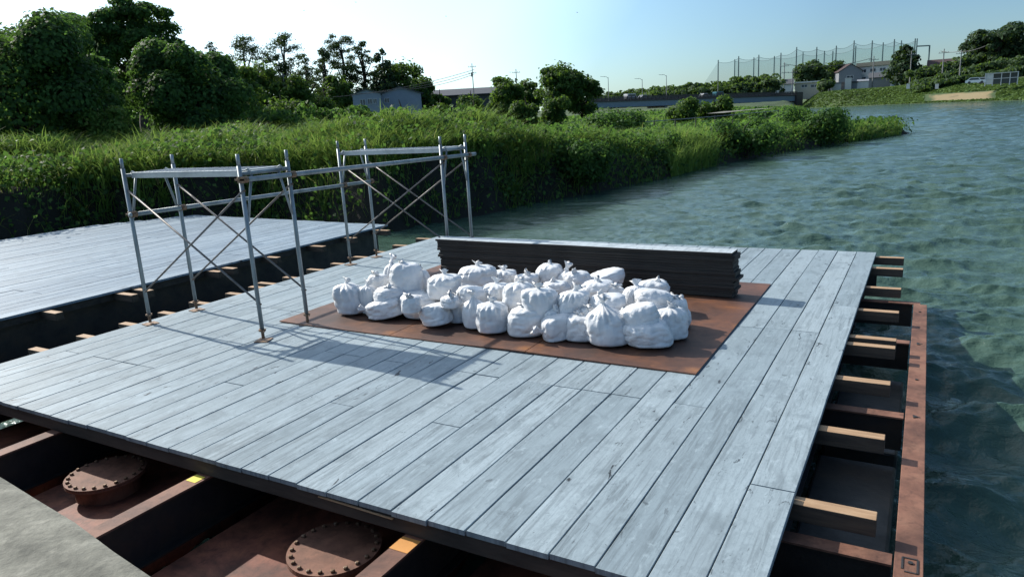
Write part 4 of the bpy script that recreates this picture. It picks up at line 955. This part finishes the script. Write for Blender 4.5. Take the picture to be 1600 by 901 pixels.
house('clubhouse', 'largest pale building with a tan roof left of the conifer', 1342, 1386, 97, 103, 138, 365, 12, m_white, m_tan, 'flat', [(1346, 1354, 108, 114), (1358, 1366, 107, 113), (1370, 1378, 106, 112), (1346, 1354, 120, 126), (1358, 1366, 119, 125)], cat='building', yaw=-.25)
house('house', 'low house with a dark hipped roof between the clubhouse and the water', 1360, 1386, 113, 121, 137, 345, 8, m_farwall, m_roofg, 'side')
house('shed', 'small white shed left of the tall white hut on the far bank', 1301, 1312, 129, 131, 141, 325, 4, m_white, m_farwall, 'flat', cat='shed')
house('shed', 'tall narrow white hut on the far bank', 1320, 1328, 122, 123, 140, 325, 3, m_white, m_white, 'flat', cat='shed')
house('shed', 'grey lean-to shed between the two white huts', 1312, 1336, 128, 130, 140, 328, 5, m_farwall, m_roofg, 'flat', cat='shed')
house('shed', 'low white tank shed right of the tall white hut', 1340, 1354, 124, 127, 139, 328, 5, m_white, m_farwall, 'side', cat='shed')
house('house', 'house with a dark maroon roof among trees at the right', 1452, 1484, 92, 105, 125, 330, 12, m_farwall, m_redroof, 'side')
house('house', 'small cream house half hidden by bushes under the maroon roof', 1464, 1482, 118, 124, 133, 290, 8, m_cream, m_roofg, 'side')
# bridge
def bridge():
    a = D(915, 158, 215); b = D(1246, 146, 300); root = empty('road_bridge', ((a[0]+b[0])/2, (a[1]+b[1])/2, 0), 'low road bridge with a brown railing and blue grey girder over the channel', 'bridge')
    za = D(930, 160, 219)[2]; zb = D(1240, 150, 298)[2]; zz = (za+zb)/2
    A = np.array([a[0], a[1]]); B = np.array([b[0], b[1]]); d = (B-A)/np.linalg.norm(B-A); n = np.array([-d[1], d[0]])
    if n@A < 0: n = -n
    def slab(name, off0, off1, z0a, z1a, z0b, z1b, m, s0=0, s1=1):
        p0 = A+(B-A)*s0; p1 = A+(B-A)*s1
        V = [(*(p+n*o), z) for p, z0, z1 in ((p0, z0a, z1a), (p1, z0b, z1b)) for o in (off0, off1) for z in (z0, z1)]
        mb = MB(); mb.add(V, [(0, 1, 3, 2), (4, 6, 7, 5), (0, 4, 5, 1), (2, 3, 7, 6), (1, 5, 7, 3), (0, 2, 6, 4)]); return mb.mk(name, m, root)
    slab('girder', .4, 9, za-1.6, za, zb-1.9, zb, m_girder); slab('deck_slab', 0, 9.6, za+.02, za+.35, zb+.02, zb+.35, m_brown)
    for o_ in (0.02, 9.4):
        mb = MB()
        for k in range(60):
            s = (k+.5)/60; p = A+(B-A)*s; z = za+(zb-za)*s+.35; mb.box(p[0]+n[0]*o_-.12, p[0]+n[0]*o_+.12, p[1]+n[1]*o_-.12, p[1]+n[1]*o_+.12, z, z+1.1)
        for h_ in (.4, .75, 1.12):
            mb.bar((*(A+n*o_), za+.35+h_), (*(B+n*o_), zb+.35+h_), .16, .2 if h_ > 1 else .3)
        mb.mk('railing', m_brown, root)
    for s in (.03, .33, .64, .955):
        p = A+(B-A)*s; z = za+(zb-za)*s-1.7; mb = MB(); q0 = p+n*1; q1 = p+n*8.5
        mb.bar((*q0, z/2-1), (*q1, z/2-1), 1.4, z+2, up=(0, 0, 1)); mb.mk('pier', m_steel_g, root)
    mb = MB(); p = B+d*1; mb.bar((*(p-n*.5), 1.5), (*(p+n*10), 1.5), 4, 7.5); mb.mk('abutment', m_brown, root)
    return A, B, za, zb, n
A, B, za, zb, n_ = bridge()
def vehicle(px, py, dist, L, Hh, colr, label, along, van=False):
    c = D(px, py, dist); a = np.array(along)/np.linalg.norm(along); b = np.array([-a[1], a[0]]); mc = plain('car_paint_'+label.split()[0], colr, .35)
    root = empty('van' if van else 'car', c, label, 'van' if van else 'car')
    def prism(prof, w0, w1, m, name, par):
        V = [(c[0]+a[0]*x+b[0]*w, c[1]+a[1]*x+b[1]*w, c[2]+z) for w in (w0, w1) for x, z in prof]; k = len(prof)
        F = [tuple(range(k)), tuple(range(2*k-1, k-1, -1))]+[(i, (i+1) % k, (i+1) % k+k, i+k) for i in range(k)]
        q = MB(); q.add(V, F); return q.mk(name, m, par, bevel=.05)
    h = L/2
    if van: prism([(-h, .35), (h, .35), (h, .95), (h*.78, 1.1), (h*.62, Hh), (-h, Hh)], -.85, .85, mc, 'body', root); gl = [(h*.72, 1.15), (h*.60, Hh-.12), (-h*.8, Hh-.12), (-h*.8, 1.15)]
    else: prism([(-h, .35), (h, .35), (h, .75), (h*.5, .9), (h*.22, Hh), (-h*.55, Hh), (-h*.85, .92), (-h, .85)], -.85, .85, mc, 'body', root); gl = [(h*.42, .93), (h*.2, Hh-.08), (-h*.5, Hh-.08), (-h*.72, .93)]
    for s0, s1 in ((.852, .858), (-.858, -.852)): prism(gl, s0, s1, m_glass, 'side_window', root)
    for sx in (-.62, .62):
        for w_ in (-.8, .8):
            q = MB(); ctr = np.array([c[0]+a[0]*h*sx, c[1]+a[1]*h*sx, c[2]+.33]); q.tube([ctr+np.array([*b, 0])*(w_-.1), ctr+np.array([*b, 0])*(w_+.1)], .33, 16); q.mk('wheel', m_wire, root)
    return root
dv = B-A
def on_bridge(s, o=3.0): p = A+(B-A)*s+n_*o; return p, za+(zb-za)*s+.36
def veh_b(s, *a, **k):
    p, z = on_bridge(s); o = vehicle(900, 150, 200, *a, **k); 
    dl = Vector((p[0], p[1], z))-o.location; o.location = (p[0], p[1], z); return o
veh_b(.20, 4.4, 1.9, (.7, .7, .7), 'white van crossing the left part of the bridge', dv, van=True)
veh_b(.255, 4.2, 1.45, (.45, .47, .5), 'silver car following the white van on the bridge', dv)
veh_b(.60, 4.6, 1.9, (.05, .2, .25), 'teal minivan on the bridge above the leafy bush', dv, van=True)
veh_b(.53, 4.2, 1.45, (.6, .6, .6), 'pale car behind the teal minivan on the bridge', dv)
vehicle(1524, 131, 225, 4.4, 1.5, (.75, .77, .8), 'white car parked by the hill at the far right', [azdir(1524)[1], -azdir(1524)[0]])
vehicle(1540, 131, 240, 3.8, 1.7, (.6, .62, .66), 'grey van behind the white car at the far right', [azdir(1524)[1], -azdir(1524)[0]], van=True)
# street lamps
def lamp(px, ytop, ybase, dist, label, arm=-1, basez=None):
    c = azdir(px)*dist; z1 = D(px, ytop, dist)[2]; z0 = D(px, ybase, dist)[2] if basez is None else basez; rt = np.array([c[1], -c[0]])/dist
    root = empty('street_lamp', (c[0], c[1], z0), label, 'street lamp', 'lamps along the bridge road')
    w = dist/F_PX*.55; q = MB(); q.tube([(*c, z0), (*c, z1)], [w*1.1, w*.7], 8); e = c+rt*arm*dist/F_PX*6; q.tube([(*c, z1-.3), (*(c+rt*arm*dist/F_PX*3), z1+.25), (*e, z1+.3)], w*.5, 6); q.mk('pole', m_pole, root)
    h = MB(); h.bar((*(e-rt*arm*.3), z1+.22), (*(e+rt*arm*1.1), z1+.36), w*1.3, w*.8); h.mk('lamp_head', m_pole, root)
lamp(951.5, 121, 158, 222, 'street lamp right beside the big round tree')
lamp(1004, 124, 154, 240, 'shorter street lamp over the white van on the bridge')
lamp(1041.5, 118, 152, 250, 'street lamp above the middle of the bridge')
lamp(1121.5, 128, 150, 275, 'short street lamp near the teal minivan')
# utility poles and wires
def upole(px, ytop, ybase, dist, label, arms=2, w=None):
    c = azdir(px)*dist; z1 = D(px, ytop, dist)[2]; z0 = min(D(px, ybase, dist)[2], float(ground_z(c[None])[0][0])); rt = np.array([c[1], -c[0]])/dist; w = w or dist/F_PX*.9
    root = empty('utility_pole', (c[0], c[1], z0), label, 'utility pole', 'utility poles')
    q = MB(); q.tube([(*c, z0-.3), (*c, z1)], [w, w*.6], 8); q.mk('pole', m_pole, root); s = dist/F_PX
    for k in range(arms):
        z = z1-s*(5+k*9); a = MB(); a.bar((*(c-rt*s*6), z), (*(c+rt*s*6), z), w*.6, w*.6)
        for u in (-5, -2, 2, 5): a.tube([(*(c+rt*s*u), z), (*(c+rt*s*u), z+s*1.6)], w*.3, 6)
        a.mk('crossarm', m_pole, root)
    if dist < 150: t_ = MB(); t_.tube([(*(c-rt*w*1.6), z1-s*19), (*(c-rt*w*1.6), z1-s*13)], w*1.1, 10); t_.mk('transformer', m_pole, root)
    return c, z1
def wire(label, P0, P1, sag, r_w):
    q = MB(); P0 = np.array(P0); P1 = np.array(P1); pts = [P0+(P1-P0)*k/14-np.array([0, 0, sag*4*(k/14)*(1-k/14)]) for k in range(15)]
    q.tube(pts, r_w, 5); o = q.mk('overhead_wire', m_wire); tag(o, label, 'wire', 'overhead wires')
upole(743, 99, 165, 105, 'tall utility pole with a transformer left of the rounded dark tree', 2)
upole(810, 108, 140, 140, 'small utility pole showing above the slender tree', 1)
upole(453, 113, 160, 78, 'short grey pole among the open pines', 1)
upole(1224, 98, 150, 310, 'utility pole rising from the small grey roofed house', 2)
upole(1237, 108, 150, 300, 'slim utility pole beside the right end of the bridge', 1)
upole(1362, 88, 135, 330, 'utility pole before the pale clubhouse', 1)
upole(1470, 77, 132, 285, 'utility pole left of the maroon roof', 1)
upole(1497, 78, 128, 280, 'utility pole between the maroon roof and the hill', 1)
upole(1420, 80, 135, 320, 'leaning pole with a white box at its foot by the conifer', 1)
Wp = lambda px, py, d: D(px, py, d)
wire('upper wire running left from the tall utility pole', Wp(741, 109, 105), Wp(520, 152, 95), .5, .03)
wire('middle wire running left from the tall utility pole', Wp(741, 113, 105), Wp(560, 147, 96), .5, .03)
wire('lower wire running left from the tall utility pole', Wp(741, 116, 105), Wp(640, 140, 100), .3, .03)
wire('wire joining the two poles near the maroon roof', Wp(1470, 80, 285), Wp(1497, 81, 280), .3, .09)
wire('wire running right from the pole by the hill', Wp(1497, 81, 280), Wp(1540, 72, 270), .5, .09)
wire('wire running left from the pole by the conifer', Wp(1362, 91, 330), Wp(1224, 100, 310), 2, .09)
# golf practice net
net, t, p = mat('green_netting'); p.inputs['Base Color'].default_value = (.05, .22, .2, 1)
tr = N(t, 'ShaderNodeBsdfTransparent'); mx = N(t, 'ShaderNodeMixShader'); mx.inputs[0].default_value = .20
t.links.new(tr.outputs[0], mx.inputs[1]); t.links.new(p.outputs[0], mx.inputs[2]); t.links.new(mx.outputs[0], t.nodes['Material Output'].inputs[0])
cg = azdir(1280)*400
golf = empty('golf_net', (cg[0], cg[1], 4), 'tall green golf range net hung between two rows of poles', 'golf net')
front = [(1121.5, 94, 135), (1153, 88, 128), (1184, 86, 128), (1218, 83, 130), (1242, 74, 130), (1273, 74, 130), (1303, 72, 130), (1330, 64, 130), (1358, 64, 130), (1392, 62, 130), (1424, 61, 130)]
back = [(1147, 93, 135), (1176.5, 90, 130), (1208, 88, 130), (1252, 82, 130), (1285, 80, 130), (1298, 80, 130), (1333, 72, 130), (1375, 67, 130), (1403, 64, 130), (1427, 61, 130)]
for row, dd in ((front, lambda x: 395-(x-1120)*.06), (back, lambda x: 450-(x-1120)*.2)):
    tops = []
    for px, yt, yb in row:
        d_ = dd(px); c = azdir(px)*d_; z1 = D(px, yt, d_)[2]; z0 = D(px, yb+10, d_)[2]; q = MB(); q.tube([(*c, z0), (*c, z1)], [.33, .24], 8); q.mk('net_pole', m_netpole, golf); tops.append((c, z0, z1-1))
    for (c0, a0_, t0), (c1, a1_, t1) in zip(tops[:-1], tops[1:]):
        q = MB(); V = []; k_ = 8
        for k in range(k_+1):
            s = k/k_; c = c0+(c1-c0)*s; zt = t0+(t1-t0)*s-1.2*4*s*(1-s); V += [(*c, a0_+(a1_-a0_)*s), (*c, zt)]
        q.add(V, [(2*k, 2*k+2, 2*k+3, 2*k+1) for k in range(k_)]); q.mk('netting', net, golf)
        q = MB(); q.tube([V[2*k+1] for k in range(k_+1)], .07, 5); q.mk('top_cable', m_netpole, golf)
c0 = azdir(1100)*392; c1 = azdir(1121.5)*395; zb0 = D(1100, 130, 392)[2]; q = MB(); q.add([(*c0, zb0), (*c1, zb0), (*c1, D(1121, 97, 395)[2])], [(0, 1, 2)]); q.mk('netting', net, golf)
d_ = 370; c0 = azdir(1427)*d_; c1 = azdir(1447)*d_; q = MB(); q.tube([(*c0, D(1427, 73, d_)[2]), (*c1, D(1447, 72, d_)[2])], .3, 6); q.tube([(*c1, D(1447, 130, d_)[2]), (*c1, D(1447, 71.5, d_)[2])], .33, 6); q.mk('end_gantry', m_netpole, golf)
# parking shelter frame at the far right
c, rt, d = local(1563, 232); s = 232/F_PX; z0 = D(1563, 131, 232)[2]; zt = D(1563, 114, 232)[2]
root = empty('shelter', (c[0], c[1], z0), 'pale framed greenhouse-like shelter right of the white car', 'shelter')
def pt(a, b, z): q = c+rt*a*s+d*b; return (q[0], q[1], z)
q = MB()
for a in (-17, -9, 0, 9, 17):
    for b in (0, 4): q.bar(pt(a, b, z0-.4), pt(a, b, zt), .18, .18)
for b in (0, 4): q.bar(pt(-17.5, b, zt), pt(17.5, b, zt), .2, .2); q.bar(pt(-17, b, (z0+zt)/2), pt(17, b, (z0+zt)/2), .12, .12)
q.mk('frame', m_frame, root)
q = MB(); q.quad(pt(-17, .1, z0), pt(-9, .1, z0), pt(-9, .1, zt), pt(-17, .1, zt)); q.mk('end_panel', m_white, root); q = MB(); q.quad(pt(-17.4, -.2, zt+.12), pt(17.4, -.2, zt+.12), pt(17.4, 4.2, zt+.2), pt(-17.4, 4.2, zt+.2)); q.mk('roof', m_farwall, root)
q = MB(); q.quad(pt(-8.5, 4.1, z0), pt(16.5, 4.1, z0), pt(16.5, 4.1, zt), pt(-8.5, 4.1, zt)); q.mk('back_panel', m_glass, root)
# white boxes at pole feet
for px, lb in ((1419, 'white box at the foot of the leaning pole'), (1464, 'white box standing on the grass left of the parked cars')):
    c = D(px, 133.5, 250); q = MB(); q.box(c[0]-.45, c[0]+.45, c[1]-.35, c[1]+.35, c[2]-1, c[2]+.35); q.box(c[0]-.5, c[0]+.5, c[1]-.4, c[1]+.4, c[2]+.352, c[2]+.42); o = q.mk('white_box', m_white); tag(o, lb, 'box', 'white boxes on the far bank')
# path fence on the spit
fp = [(921, 197.5, 44), (955, 194.5, 47), (990, 191, 50), (1022, 189.5, 53), (1055, 187, 56), (1087, 184.5, 59), (1117, 182, 62), (1145, 179.5, 66), (1172, 177, 70), (1196, 175, 74), (1216, 173, 78)]
root = empty('path_fence', (*(azdir(1070)*57), .8), 'low rail fence along the path behind the reeds on the spit', 'fence')
top = [D(*q_) for q_ in fp]
for (a, b) in zip(top[:-1], top[1:]):
    q = MB(); q.tube([a, b], .035, 6); q.mk('rail', m_pole, root)
for a in top:
    q = MB(); q.tube([a-np.array([0, 0, 1.3]), a+np.array([0, 0, .06])], .05, 6); q.mk('post', m_darksteel, root)
q = MB(); pa = [D(1130, 176.5, 72), D(1165, 172.5, 84), D(1215, 168.5, 110)]
for a, b in zip(pa[:-1], pa[1:]):
    q.quad(a+[0, 0, .0], b, b+np.array([-3, 2.5, 0]), a+np.array([-2, 1.6, 0]))
o = q.mk('path', m_concrete); tag(o, kind='structure')
# stakes in the water
# birds
m_bird = plain('bird_feathers', (.12, .13, .14))
for px, py, lb in ((475, 17, 'tiny dark bird in the bright sky over the open pines'), (556, 4, 'tiny dark bird close to the upper edge of the sky'), (697, 26, 'tiny bird gliding in the sky over the long dark roof'), (902, 20, 'tiny faint bird high over the big round tree')):
    c = D(px, py, 120); q = MB(); q.tube([c+[-.22, 0, 0], c+[-.1, 0, .01], c+[.08, 0, .02], c+[.2, 0, .03], c+[.26, 0, .02]], [.01, .05, .06, .035, .01], 8)
    q.add([c+[.06, 0, .03], c+[-.06, 0, .03], c+[-.1, .34, .12], c+[-.12, .62, .04], c+[0, .34, .13]], [(0, 1, 2, 4), (2, 3, 4)]); q.add([c+[.06, 0, .03], c+[-.06, 0, .03], c+[-.1, -.34, .12], c+[-.12, -.62, .04], c+[0, -.34, .13]], [(0, 4, 2, 1), (2, 4, 3)])
    q.V = [c+(v-c)*.55 for v in q.V]; o = q.mk('bird', m_bird); tag(o, lb, 'bird')
